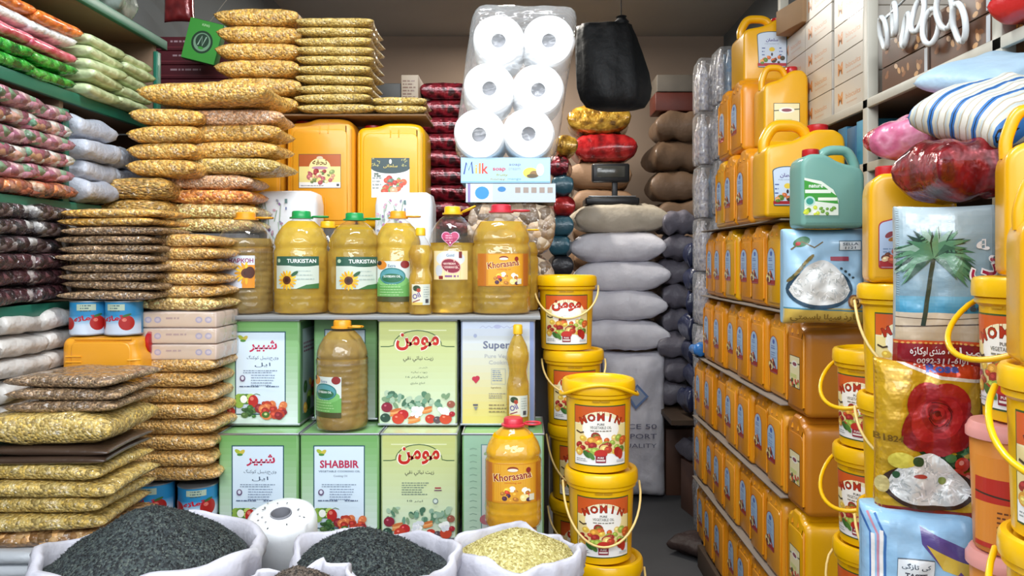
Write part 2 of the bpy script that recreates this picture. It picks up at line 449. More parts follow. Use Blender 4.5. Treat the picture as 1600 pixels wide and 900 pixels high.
class Art:
    def __init__(s): s.it = []; s.z = 0.0; s.step = 1.0
    def add(s, vs, fs, c): s.z += s.step; s.it.append(([Vector(v) for v in vs], fs, lin(c), s.z)); return s
    def poly(s, pts, c):
        v3 = [Vector((p[0], p[1], 0)) for p in pts]; t = tessellate_polygon([v3]); return s.add(pts, [tuple(x) for x in t], c)
    def rect(s, x0, y0, x1, y1, c): return s.add([(x0, y0), (x1, y0), (x1, y1), (x0, y1)], [(0, 1, 2, 3)], c)
    def frame(s, x0, y0, x1, y1, w, c):
        s.rect(x0, y0, x1, y0+w, c); s.rect(x0, y1-w, x1, y1, c); s.rect(x0, y0, x0+w, y1, c); return s.rect(x1-w, y0, x1, y1, c)
    def grad(s, x0, y0, x1, y1, cb, ct, n=12):
        """printed two-colour blend, bottom to top"""
        q_ = s.step; s.step = .15
        for i in range(n):
            t = (i+.5)/n; c = tuple(cb[k]*(1-t)+ct[k]*t for k in range(3))
            s.rect(x0, y0+(y1-y0)*i/n, x1, y0+(y1-y0)*(i+1)/n, c)
        s.step = q_; return s
    def ell(s, x, y, rx, ry, c, n=16, rot=0):
        p = [(x+rx*math.cos(a)*math.cos(rot)-ry*math.sin(a)*math.sin(rot), y+rx*math.cos(a)*math.sin(rot)+ry*math.sin(a)*math.cos(rot)) for a in (2*math.pi*i/n for i in range(n))]
        return s.add([(x, y)]+p, [(0, 1+i, 1+(i+1) % n) for i in range(n)], c)
    def line(s, pts, w, c):
        v = []; n = len(pts); P_ = [Vector(p) for p in pts]
        for i in range(n):
            t = (P_[min(i+1, n-1)]-P_[max(i-1, 0)]).normalized(); q = Vector((-t.y, t.x))*w/2; v += [P_[i]+q, P_[i]-q]
        return s.add(v, [(2*i, 2*i+1, 2*i+3, 2*i+2) for i in range(n-1)], c)
    def text(s, t, x, y, h, c, w=None, bold=0.0, align='c', rot=0):
        """h = letter height; w = width the line is fitted to"""
        vs, fs = textgeo(t, bold)
        if not vs: return s
        x0 = min(v.x for v in vs); x1 = max(v.x for v in vs); y0 = min(v.y for v in vs); y1 = max(v.y for v in vs)
        ky = h/max(1e-6, y1-y0); kx = (w/(x1-x0)) if w else ky
        ox = {'c': (x0+x1)/2, 'l': x0, 'r': x1}[align]
        o = []
        for v in vs:
            a, b_ = (v.x-ox)*kx, (v.y-y0)*ky
            o.append((x+a*math.cos(rot)-b_*math.sin(rot), y+a*math.sin(rot)+b_*math.cos(rot)))
        return s.add(o, fs, c)
    def arc(s, t, x, y, R, h, span, c, bold=0.02):
        """word set along an arch with centre (x,y)"""
        n = len(t)
        for i, ch in enumerate(t):
            a = span*(0.5-(i+.5)/n); px = x+R*math.sin(-a)*-1 if False else x-R*math.sin(a); py = y+R*math.cos(a)
            s.text(ch, px, py, h, c, bold=bold, rot=a)
        return s
    def small(s, x0, y0, x1, n, dy, h, c, seed=0):
        """block of small print"""
        r = random.Random(seed)
        for i in range(n):
            xa = x0; y = y0-i*dy
            end = x1-(x1-x0)*r.random()*0.35
            while xa < end:
                L = r.uniform(.6, 2.4)*h*1.6; s.rect(xa, y, min(xa+L, end), y+h, c); xa += L+h*.7
        return s
    def veg(s, x0, y0, x1, y1, n, seed=0, cols=None, r0=None):
        r = random.Random(seed); cols = cols or ['c0392b', 'b3201c', 'd9552b', '4f7a35', '2f5a2c', '8fae4a', 'e8b04a', 'f2efe4', 'a8325a', 'd98a3c']
        R = r0 or (y1-y0)*.28; s.step = .35
        for i in range(n):
            t = (i+.5)/n; x = x0+(x1-x0)*((t*7.31+r.random()*.35) % 1); y = y1-(y1-y0)*t; k = r.uniform(.6, 1.2)
            c = r.choice(cols); s.ell(x, y, R*k, R*k*r.uniform(.6, 1), c, 12, r.uniform(-.6, .6))
            c2 = tuple(min(255, int(int(c[j:j+2], 16)*1.15+18)) for j in (0, 2, 4)); s.ell(x-R*k*.2, y+R*k*.2, R*k*.4, R*k*.3, c2, 8)
        s.step = 1.0; return s
    def build(s, mapf, el=None, mat=None, off=5e-5, yonly=False):
        bm = bmesh.new(); cl = bm.loops.layers.float_color.new('Col')
        for vs, fs, c, li in s.it:
            V = [bm.verts.new((v.x, v.y, li*off)) for v in vs]
            for f in fs:
                try: F_ = bm.faces.new([V[i] for i in f])
                except ValueError: continue
                for l in F_.loops: l[cl] = c
        if el:
            bmesh.ops.triangulate(bm, faces=bm.faces)
            for _ in range(6):
                E_ = [e for e in bm.edges if (abs(e.verts[0].co.x-e.verts[1].co.x) if yonly else e.calc_length()) > el]
                if not E_: break
                bmesh.ops.subdivide_edges(bm, edges=E_, cuts=1); bmesh.ops.triangulate(bm, faces=[f for f in bm.faces if len(f.verts) > 3])
        for v in bm.verts: v.co = mapf(v.co.x, v.co.y, v.co.z)
        me = bpy.data.meshes.new('print'); bm.to_mesh(me); bm.free()
        me.materials.append(mat or print_mat()); return me
def flatmap(y): return lambda a, b_, o: Vector((a, y-o, b_))
def cylmap(r, r2=None, z0=0, z1=1, sq=0.0):
    """faces -y; a = arc length, b = height"""
    def f(a, b_, o):
        R = r if r2 is None else r+(r2-r)*(b_-z0)/(z1-z0)
        t = a/R; k = 1.0
        if sq:
            th = t-math.pi/2; e = 2+sq*6; k = (abs(math.cos(th))**e+abs(math.sin(th))**e)**(-1/e)
            k = 1+(k-1)*0.5 if sq < 0.3 else k
        return Vector(((R*k+o+.0008)*math.sin(t), -(R*k+o+.0008)*math.cos(t), b_))
    return f

# ---------------------------------------------------------------- the room
def struct(name, me, m):
    o = ob(name, me, m); o['kind'] = 'structure'; return o
concrete = plastic('worn_concrete', '4a4a4c', rough=.75, var=.35, bump=.3, scale=3)
wallm = plastic('aged_brown_plaster', '8f7c6c', rough=.9, var=.15, bump=.2, scale=2)
ceilm = plastic('grey_ceiling_paint', 'b0b0ae', rough=.9, var=.08, bump=.05, scale=2)
wallg = plastic('side_wall_paint', '6f7476', rough=.9, var=.12, bump=.1, scale=2)
struct('floor', box(-3, 3, -3, 6.3, -.1, 0), concrete)
struct('wall_back', box(-1.9, 1.75, 6.2, 6.35, 0, 3.35), wallm)
struct('wall_left', box(-1.9, -1.75, .85, 6.2, 0, 3.35), wallg)
struct('wall_right', box(1.6, 1.75, .85, 6.2, 0, 3.35), wallg)
struct('ceiling', box(-1.9, 1.75, .85, 6.35, 3.3, 3.45), ceilm)

wood = plastic('dark_wood', '4a3828', rough=.7, var=.25, bump=.3, scale=5)
ply = plastic('brown_ply', '7d6550', rough=.7, var=.15, bump=.15, scale=4)
greenp = plastic('green_paint', '1f6650', rough=.4, var=.15, bump=.05)
creamp = plastic('cream_metal_paint', 'b5b0a2', rough=.45, var=.1, bump=.05)
greym = plastic('grey_sheet', '8d8f90', rough=.4, var=.1)
cardb = plastic('brown_cardboard', '9a7a58', rough=.8, var=.15, bump=.1)

# stepped plinths carrying the display
for lab, (x0, x1, y0, y1, z0, z1) in [('low concrete block under the two rows of oil tins', (-.885, .0, 1.86, 2.62, 0, .69)), ('concrete block behind the oil tins under the tissue packs', (-.885, .08, 2.635, 3.14, 0, 1.32)),
        ('narrow concrete block under the big jerrycans behind the bottles', (-.885, -.32, 2.8, 3.14, 1.321, 1.612)), ('low concrete block under the snack bag piles', (-1.285, -.895, 1.74, 2.6, 0, .76)),
        ('small concrete block behind the front pile under the lying jerrycan', (-1.285, -1.185, 2.05, 2.33, .761, 1.16)), ('small concrete block hidden under the brown-gold crisp bags', (-1.285, -1.13, 2.37, 2.6, .761, 1.405)),
        ('narrow concrete block behind the first bottle under the yellow snack bags', (-1.105, -.9, 2.47, 2.6, .761, 1.583)),
        ('tall concrete block at the back under the hidden orange jerrycan', (-1.17, -.89, 2.635, 3.14, 0, 1.612))]:
    top('display_block', box(x0, x1, y0, y1, z0, z1, .004), concrete, lab, 'block')
top('display_board', box(-.965, .045, 2.29, 2.62, 1.319, 1.331, .002), greym, 'thin grey board lying on the upper tins under the row of bottles', 'board')

# green shelving on the left wall
sh = empty('wall_shelving', 'green-edged wooden shelving filled with candy bags', 'shelving', (-1.3, 1.9, 0))
LS = [1.08, 1.378, 1.66, 1.976, 2.285]
def left_board(z, y0=1.2, y1=2.78):
    b_ = ob('shelf_board', box(-.45, -.012, y0-1.9, y1-1.9, z-.022, z), ply, sh)
    ob('edge_strip', box(-.012, .004, y0-1.9, y1-1.9, z-.03, z+.003, .002), greenp, b_, label='green painted shelf edge')
for z in LS: left_board(z, y1=2.78 if z > 1.9 else 2.35)
def left_div(y, z0, z1, x0=-.45):
    b_ = ob('divider', box(x0, -.012, y-1.9-.009, y-1.9+.009, z0, z1), ply, sh)
    ob('edge_strip', box(-.012, .003, y-1.9-.014, y-1.9+.014, z0, z1-.03, .002), greenp, b_, label='green painted divider edge')
left_div(2.17, 1.66, 1.954); left_div(2.72, 1.976, 2.263); left_div(2.34, 0, 1.08); left_div(1.22, 0, 2.26); left_div(2.34, 1.08, 1.638)
left_div(2.772, 0, 1.946); left_div(1.25, 2.285, 2.6)

# painted steel shelving on the right wall
rs = empty('steel_shelving', 'cream painted steel shelving holding cartons above the jugs', 'shelving', (1.07, 2.2, 0))
for z in (1.80, 2.0): 
    b_ = ob('shelf_board', box(.01, .5, 1.25-2.2, 3.25-2.2, z-.012, z), ply, rs)
    ob('edge_rail', box(0, .014, 1.25-2.2, 3.25-2.2, z-.026, z+.003, .002), creamp, b_)
for y in (1.3, 1.745, 2.42, 3.24):
    ob('post', box(0, .035, y-2.2-.018, y-2.2+.018, 0, 2.75 if y > 1.5 else 2.3, .003), creamp, rs)
ob('cross_rail', box(.02, .05, -.45, .2, 1.87, 1.9, .002), creamp, rs)
ob('back_panel', box(.5, .51, -.95, 1.05, 0, 2.6), wood, rs)

# storage platforms at the back
st = empty('storage_platform', 'dark wooden storage platform behind the big jerrycans', 'platform', (-.9, 3.6, 0))
ob('lower_block', box(-.75, .8, -.28, .3, 0, 1.6), wood, st)
ob('upper_block', box(-.75, .44, -.28, .3, 1.6, 2.17), wood, st)

# ---------------------------------------------------------------- printed artwork for tins, buckets, cans, bottles
def art_shabbir(kind):
    a = Art(); W, H = .235, .312
    a.grad(-W/2, 0, W/2, H, (222, 232, 230), (112, 168, 92), 16)
    x0, x1, y0, y1 = -.078, .076, .03, .278
    a.rect(x0-.0035, y0-.0035, x1+.0035, y1+.0035, '24525c'); a.rect(x0, y0, x1, y1, 'd6e6f2')
    a.ell(-.062, .262, .011, .006, 'a9b93d', rot=-.6); a.ell(-.050, .260, .011, .006, 'cdbb4a', rot=.7); a.ell(-.056, .253, .009, .004, '4f8a3c')
    if kind == 'en':
        a.text('SHABBIR', 0.0, .212, .024, 'b8284c', w=.122, bold=.03)
        a.text('VEGETABLE COOKING OIL', 0, .199, .006, '2a4a6a', w=.13, bold=.01); a.text('Cooking Oil', .003, .183, .008, '4a5a70')
    else:
        a.text(ar('شبیر'), .008, .218, .036, 'c02a4e', w=.088, bold=.025)
        a.text(ar('ویجیتیبل کوکنگ'), .006, .192, .016, '3e5068', w=.10); a.text(ar('ایل'), .006, .172, .014, '3e5068', w=.05)
    a.small(-.055, .160, .062, 2, .006, .0028, '7c8ca0', 3)
    a.ell(-.057, .138, .009, .010, '6c5a78'); a.ell(-.057, .139, .005, .006, 'd8dce8'); a.small(-.03, .146, .066, 5, .0075, .0028, '8a9ab0', 5)
    a.small(-.066, .112, .0, 1, .006, .0035, '5c6c88', 8); a.small(.018, .112, .066, 1, .006, .0035, '5c6c88', 9)
    for q in range(9): a.ell(-.066+.012*(q % 4), .082-.012*(q//4), .013, .010, ['8fae4a', '6f9a3c', '4f7a35', 'b8cc6a'][q % 4], 10)
    a.ell(-.052, .075, .011, .012, 'f4f4ea'); a.ell(-.022, .069, .016, .019, 'b82a28'); a.ell(-.026, .077, .006, .006, 'e07a6a'); a.line([(-.022, .088), (-.012, .092), (0, .088)], .002, '5a7a3a')
    a.ell(-.092, .038, .013, .013, 'b53a2c'); a.ell(-.095, .042, .004, .004, 'e08a7a')
    a.veg(-.055, .022, -.018, .05, 9, 5, ['3f6a30', '2f4f2a', '8fae5a', '506a3a'], .010)
    a.veg(-.008, .022, .074, .062, 20, 4, ['b8402c', 'cc5a34', 'd97a4a', 'a83028', '8a2a30'], .014); a.ell(.018, .028, .013, .010, '4a6a2e'); a.ell(.018, .03, .005, .004, 'c8d08a')
    return a
def art_momin_tin(k=0):
    a = Art(); W, H = .235, .312
    a.grad(-W/2, 0, W/2, H, (214, 230, 208), (192, 198, 118), 16)
    a.rect(-.09, .283, .09, .286, 'e2e6b8')
    pts = [(-.115, .235), (-.09, .235)]+[(-.075*math.cos(t)-.0, .238+.046*math.sin(t)) for t in [i*math.pi/14 for i in range(15)]]+[(.09, .235), (.115, .235)]
    a.line(pts, .0028, '3a5a34')
    a.text(ar('مومن'), .0, .2205, .058, 'f3ead8', w=.142, bold=.055); a.text(ar('مومن'), .0, .223, .053, 'c0281e', w=.134, bold=.03)
    a.text(ar('زیت نباتي نقي'), .002, .188, .018, '3c3c34', w=.094, bold=.01)
    if k: a.small(-.055, .165, .04, 6, .0068, .003, '7a8a78', 3); a.rect(.052, .150, .072, .154, 'a83a4a'); a.rect(.05, .143, .074, .146, '6a3a5a'); a.ell(.054, .112, .009, .009, '7a8a88'); a.ell(.054, .112, .006, .006, 'd0dcd0'); a.text('10 '+ar('لیتر'), -.012, .108, .008, '5a6a60', w=.05)
    else:
        a.text(ar('خالص من'), .018, .168, .006, '70806a'); a.text(ar('زیوت نباتیه'), .005, .153, .007, '5a6a58', w=.05); a.text('16 '+ar('کیلوگرام'), -.002, .137, .009, '56685a', w=.07); a.text(ar('انتاج ملیزي'), .0, .118, .009, '56685a', w=.045)
    r = random.Random(8+k)
    for i in range(46):
        x = r.uniform(-.1, .1); t = abs(math.sin(x*34+1.2))*.022; a.ell(x, .05+r.random()*(.022+t), .011*r.uniform(.6, 1.3), .008*r.uniform(.6, 1.2), r.choice(['8fae96', '6f9a80', 'a5bfa4', '5a8468', 'b4c8ac', '4a7058', '7f9c78']), 9, r.uniform(-1.5, 1.5))
    for x, y, q, c in [(-.095, .05, .022, '8a2438'), (-.1, .018, .02, '2f4a3c'), (-.068, .035, .02, 'dd8a4a'), (-.045, .028, .022, 'b8282a'), (-.06, .012, .024, 'c8402c'), (-.01, .012, .022, 'e09a5a'), (.03, .042, .018, 'e0905a'), (.0, .038, .026, 'f6f6f0'), (-.008, .03, .02, 'ececf2'), (.04, .015, .02, 'c23a2c'), (.062, .012, .016, '5a4a50'), (.088, .012, .024, 'c8482e'), (.082, .036, .026, 'f6f6f4'), (.112, .06, .016, '9a5a48'), (.115, .03, .012, 'a82a34')]:
        q *= .8; x = max(-W/2+q, min(W/2-q, x)); y = max(q*.8, y)
        if c in ('f6f6f0', 'ececf2', 'f6f6f4'):
            for j in range(12): a.ell(x+r.uniform(-.6, .6)*q, y+r.uniform(-.45, .45)*q, q*.42, q*.36, r.choice(['f6f6f0', 'e6e6ea', 'fafaf6', 'd8dce0']), 9)
        elif c.startswith('e0') or c.startswith('dd'):
            for j in range(3): a.ell(x, y+(j-1)*q*.4, q*1.2, q*.28, ['d98848', 'e8a468', 'c8703a'][j], 12, .25)
        else: a.ell(x, y, q, q*.85, c, 18); a.ell(x-q*.3, y+q*.3, q*.22, q*.16, tuple(min(255, int(c[j:j+2], 16)+70) for j in (0, 2, 4)), 8)
    return a
def art_super():
    a = Art(); W, H = .235, .312
    a.grad(-W/2, 0, W/2, H, (226, 206, 112), (206, 218, 240), 14); a.rect(W/2-.012, 0, W/2, H, '8a9ccc')
    for i in range(7): a.line([(-.06+i*.02, .292), (-.05+i*.02, .298), (-.04+i*.02, .292)], .0016, 'aab2cc')
    a.ell(-.002, .296, .012, .006, 'b8bedc'); a.ell(-.075, .268, .006, .006, 'a8b2cc')
    a.text('Super Ha', .022, .222, .03, '6a7088', w=.142, bold=.02)
    a.text('Pure Vegetable', .02, .197, .015, 'b2b4b4', w=.128, bold=.01); a.text('Cooking Oil', .02, .178, .015, 'b2b4b4', w=.10, bold=.01)
    a.ell(-.078, .137, .008, .007, 'c0344a'); a.ell(-.068, .139, .008, .007, 'c0344a'); a.poly([(-.085, .135), (-.061, .135), (-.073, .122)], 'c0344a')
    a.frame(-.022, .12, .025, .168, .001, '9aa6b4'); a.small(-.018, .16, .02, 6, .006, .003, '8a98a8', 2)
    a.text('Ingredients', -.006, .106, .007, '7a6a58'); a.small(-.03, .09, .03, 3, .006, .003, 'a09a88', 4); a.small(-.03, .055, .04, 3, .010, .004, '9a8a60', 6)
    a.rect(-.082, .055, -.066, .06, '555566'); a.poly([(-.08, .052), (-.066, .052), (-.073, .04)], '8a8a8a')
    return a
def art_pale():
    a = Art(); W, H = .235, .312
    a.grad(-W/2, 0, W/2, H, (190, 214, 190), (150, 190, 160), 8)
    for i in range(13): a.line([(-.10, .03+i*.02), (-.09, .033+i*.02), (-.078, .03+i*.02)], .0025, '86a890')
    a.rect(-.066, .02, .1, .285, '5f8a86'); a.rect(-.063, .023, .097, .282, 'c4c8c4')
    a.ell(-.045, .26, .014, .006, '8aa87a', rot=.5); a.ell(-.02, .24, .02, .012, 'd0a8a8'); a.ell(-.05, .055, .02, .016, 'b06a72'); a.veg(-.06, .03, .09, .06, 9, 3, ['8aa87a', 'b8707a', 'c8b898']); a.ell(-.035, .1, .02, .03, '9ab890')
    return a
def art_bucket(lang):
    a = Art(); x, y0, y1 = .074, .022, .176
    g = '33502c'
    a.rect(-x-.002, y0-.003, x+.002, y1+.003, g); a.rect(-x, y0, x, y1, 'f0e2b0'); a.rect(-x, y1-.045, x, y1, 'cf5a26')
    a.ell(0, .118, .062, .046, 'f3e6bc', 28); a.rect(-x, y0+.02, x, .128, 'f0dc9a'); a.ell(0, .118, .050, .036, 'f7f3ea', 28); a.rect(-x, y0, x, y0+.03, 'f4f4f2')
    if lang == 'en':
        a.arc('MOMIN', 0, .032, .107, .021, 1.05, '4a1a10', .06); a.arc('MOMIN', 0, .033, .107, .019, 1.05, 'b03018', .03)
        a.text('PURE', 0, .127, .006, '555048', bold=.02); a.text('VEGETABLE OIL', 0, .118, .007, '6a6458', w=.056, bold=.01); a.small(-.027, .111, .03, 1, .006, .003, '88806e', 1)
    else:
        a.text(ar('مومن'), 0, .126, .036, '7a1c14', w=.098, bold=.055); a.text(ar('مومن'), 0, .128, .031, 'c23420', w=.094, bold=.025)
        a.ell(0, .112, .026, .014, 'fbfbf6'); a.text(ar('زیت نباتي'), 0, .108, .009, '5c7088', w=.036)
    a.line([(-.068, .11), (-.055, .105), (-.045, .108)], .004, '4a3a2a')
    a.veg(-.064, .052, .064, .098, 30, 6, ['d99a3a', 'e0b84a', 'b8402a', 'c8602c', '9ab04a', '5c7a34', 'e8c878', '9a2a28', 'dcc060'], .012)
    a.ell(-.036, .05, .013, .007, '3a6a30', rot=-.7); a.ell(-.024, .046, .012, .006, '4f8038', rot=-.9); a.ell(.0, .053, .017, .011, 'c03028'); a.ell(.046, .056, .011, .014, 'a82420', rot=.4); a.ell(.054, .05, .008, .014, 'b83024')
    a.rect(-.013, .029, .013, .047, '8c2236'); a.rect(-.011, .033, .011, .037, 'e8e0d8'); a.text('PURE', 0, .0395, .005, 'f2e8e0', bold=.02)
    a.small(-.066, .036, -.035, 2, .005, .0022, '9aa0a0', 3); a.rect(.042, .03, .066, .036, 'c8ccd0')
    a.rect(-.022, .188, -.002, .192, 'b88a10'); a.rect(.0, .188, .022, .192, 'b88a10')
    return a
def roundrect_pts(x0, y0, x1, y1, r, arch=0):
    pts = roundpts([(x0, y0, r), (x1, y0, r), (x1, y1-arch, r), (x0, y1-arch, r)], 4)
    if arch:
        pts = roundpts([(x0, y0, r), (x1, y0, r), (x1, y1-arch*1.1, 0)], 4)+[Vector(((x0+x1)/2+(x1-x0)/2*math.cos(t), y1-arch+arch*math.sin(t))) for t in [math.pi*i/12 for i in range(0, 13)]]
    return pts
def art_can(w=.085, h=.13):
    a = Art(); a.poly(roundrect_pts(-w/2, 0, w/2, h, .008, w*.42), 'a8372c'); k = .0028
    a.poly(roundrect_pts(-w/2+k, k, w/2-k, h-k, .007, w*.41), 'a9c6e2'); a.rect(-w/2+k, k*1.2, w/2-k, h*.14, 'a02824')
    a.ell(0, h*.84, w*.14, w*.10, '4a6ab8'); a.small(-w*.3, h*.7, w*.33, 2, .007, .004, '6a86c0', 2); a.small(-w*.34, h*.54, w*.36, 3, .008, .003, '8aa2c8', 5)
    a.veg(-w*.42, h*.14, w*.42, h*.33, 10, 3, ['3a3a2a', '4f6a30', 'b8402c', 'd9c890', '6a2a20', 'e8dcc0'], w*.13)
    return a
def art_jug(k=0, w=.10, h=.125):
    a = Art()
    if k == 0:
        p = roundpts([(-w/2, 0, .008), (w/2, 0, .008), (w/2, h*.99, .004), (w*.1, h, .03), (-w/2, h*.88, .012)], 5)
        a.poly(p, 'a8282c'); a.poly([(x*.955, .003+y*.95) for x, y in p], 'b4c4dc'); a.rect(-w*.475, .004, w*.475, h*.15, 'a8242a')
        a.text(ar('تلدار'), .012, h*.64, .016, '3a4250', w=.05, bold=.02); a.ell(-.026, h*.64, .011, .006, '8a3a40', rot=.6); a.ell(-.018, h*.56, .011, .005, 'a86a30', rot=.3); a.ell(.02, h*.45, .013, .012, 'd8b458'); a.ell(.02, h*.45, .008, .008, 'c8d0d8')
        a.small(-.04, h*.36, .0, 2, .007, .003, '7a90b0', 2); a.veg(-w*.44, h*.15, w*.44, h*.33, 14, 3, ['4a3a2a', '5c6a30', 'b85a3c', 'd98a6a', '6a3a28', 'e8c090'], .009)
    elif k == 1:
        a.frame(-w/2, 0, w/2, h, .002, '33302a'); a.rect(-w/2+.002, .002, w/2-.002, h-.002, 'ece0b0'); a.line([(-w*.48, h*.72), (w*.48, h*.78)], .004, '4a4a30'); a.ell(0, h*.74, w*.3, h*.11, 'f2eee0'); a.ell(0, h*.74, w*.2, h*.06, '8a4a58'); a.rect(-w*.4, h*.3, w*.2, h*.42, 'd2d488'); a.veg(-w*.42, h*.04, w*.42, h*.26, 12, 4, ['3a4a20', '2c3018', 'b8402c', 'e8c060', '7a9a3a'], .008)
    elif k == 2:
        a.poly(roundrect_pts(-w/2, 0, w/2, h, .01, .016), '3a5a68'); a.poly(roundrect_pts(-w/2+.003, .003, w/2-.003, h-.003, .009, .015), 'c6d2e0')
        a.rect(-w/2+.003, .005, w/2-.003, h*.12, 'a8242c'); a.text(ar('سلطان'), 0, h*.7, .016, '5a4a8a', w=.05, bold=.03); a.text('PURE COOKING OIL', 0, h*.64, .004, '6a7a98', w=.06); a.ell(0, h*.5, .012, .009, 'e0c040'); a.ell(0, h*.36, .004, .007, '3a2a2a'); a.small(-.042, h*.52, -.026, 3, .014, .004, '4a5a90', 1); a.small(.03, h*.52, .044, 3, .014, .004, '4a5a90', 2)
        a.veg(-w*.42, h*.12, w*.42, h*.3, 14, 4, ['3a3220', '4a2a1c', 'c86a3a', 'e8a060', '5a7a30', 'a83028'], .009)
    return a
def art_tohfa():
    a = Art(); a.rect(-.078, 0, .078, .126, '6a5a3a'); a.rect(-.076, .002, .076, .124, 'ead98a'); a.rect(-.076, .08, .076, .124, 'b55c2c'); a.ell(0, .075, .040, .036, 'f0df9c', 24); a.rect(-.076, .002, .076, .022, 'f0ece4'); a.ell(.0, .112, .012, .006, 'd8c4a8')
    a.text(ar('تحفه'), 0, .086, .019, '6a4a1c', w=.054, bold=.02); a.ell(0, .075, .03, .006, 'b88aa0'); a.veg(-.05, .02, .052, .064, 26, 5, ['8a9a5a', 'a8545a', 'b86a6a', '6a7a48', 'c89070', 'e8d0a0', '9a3a3a'], .010); a.small(-.07, .008, .06, 1, .005, .003, '9a9aa0', 2); a.rect(.062, .008, .072, .016, '4a4a50')
    return a
def art_dark():
    a = Art(); a.rect(-.07, -.02, .07, .126, 'eceae4'); a.rect(-.07, .085, .07, .126, '35484a'); a.ell(0, .09, .072, .022, '35484a', 24)
    r = random.Random(3)
    for i in range(24): a.ell(r.choice([-1, 1])*r.uniform(.04, .066), r.uniform(.095, .124), .004, .0018, 'a8a468', 8, r.uniform(0, 3))
    a.ell(0, .112, .005, .009, 'e8e4d0'); a.text(ar('سلطانی'), 0, .088, .014, 'd8c468', w=.052, bold=.02); a.veg(-.036, .0, .05, .05, 24, 5, ['c84a34', 'd9643c', '7a9a58', '5a7a6a', 'e8a080', 'b03a30'], .012); a.small(-.06, .065, -.035, 2, .008, .005, '5a6a60', 2); a.small(-.066, .05, -.03, 4, .012, .004, '9aa0a0', 3)
    return a
def sunflower(a, x, y, r, half=False):
    for i in range(16):
        t = 2*math.pi*i/16
        if half and math.cos(t) > .35: continue
        a.ell(x+r*.72*math.cos(t), y+r*.72*math.sin(t), r*.36, r*.12, ['e8b020', 'f0c430', 'dd9a18'][i % 3], 10, t)
    a.ell(x, y, r*.46, r*.46, '5a2e18'); a.ell(x, y, r*.25, r*.25, '3a1c10')
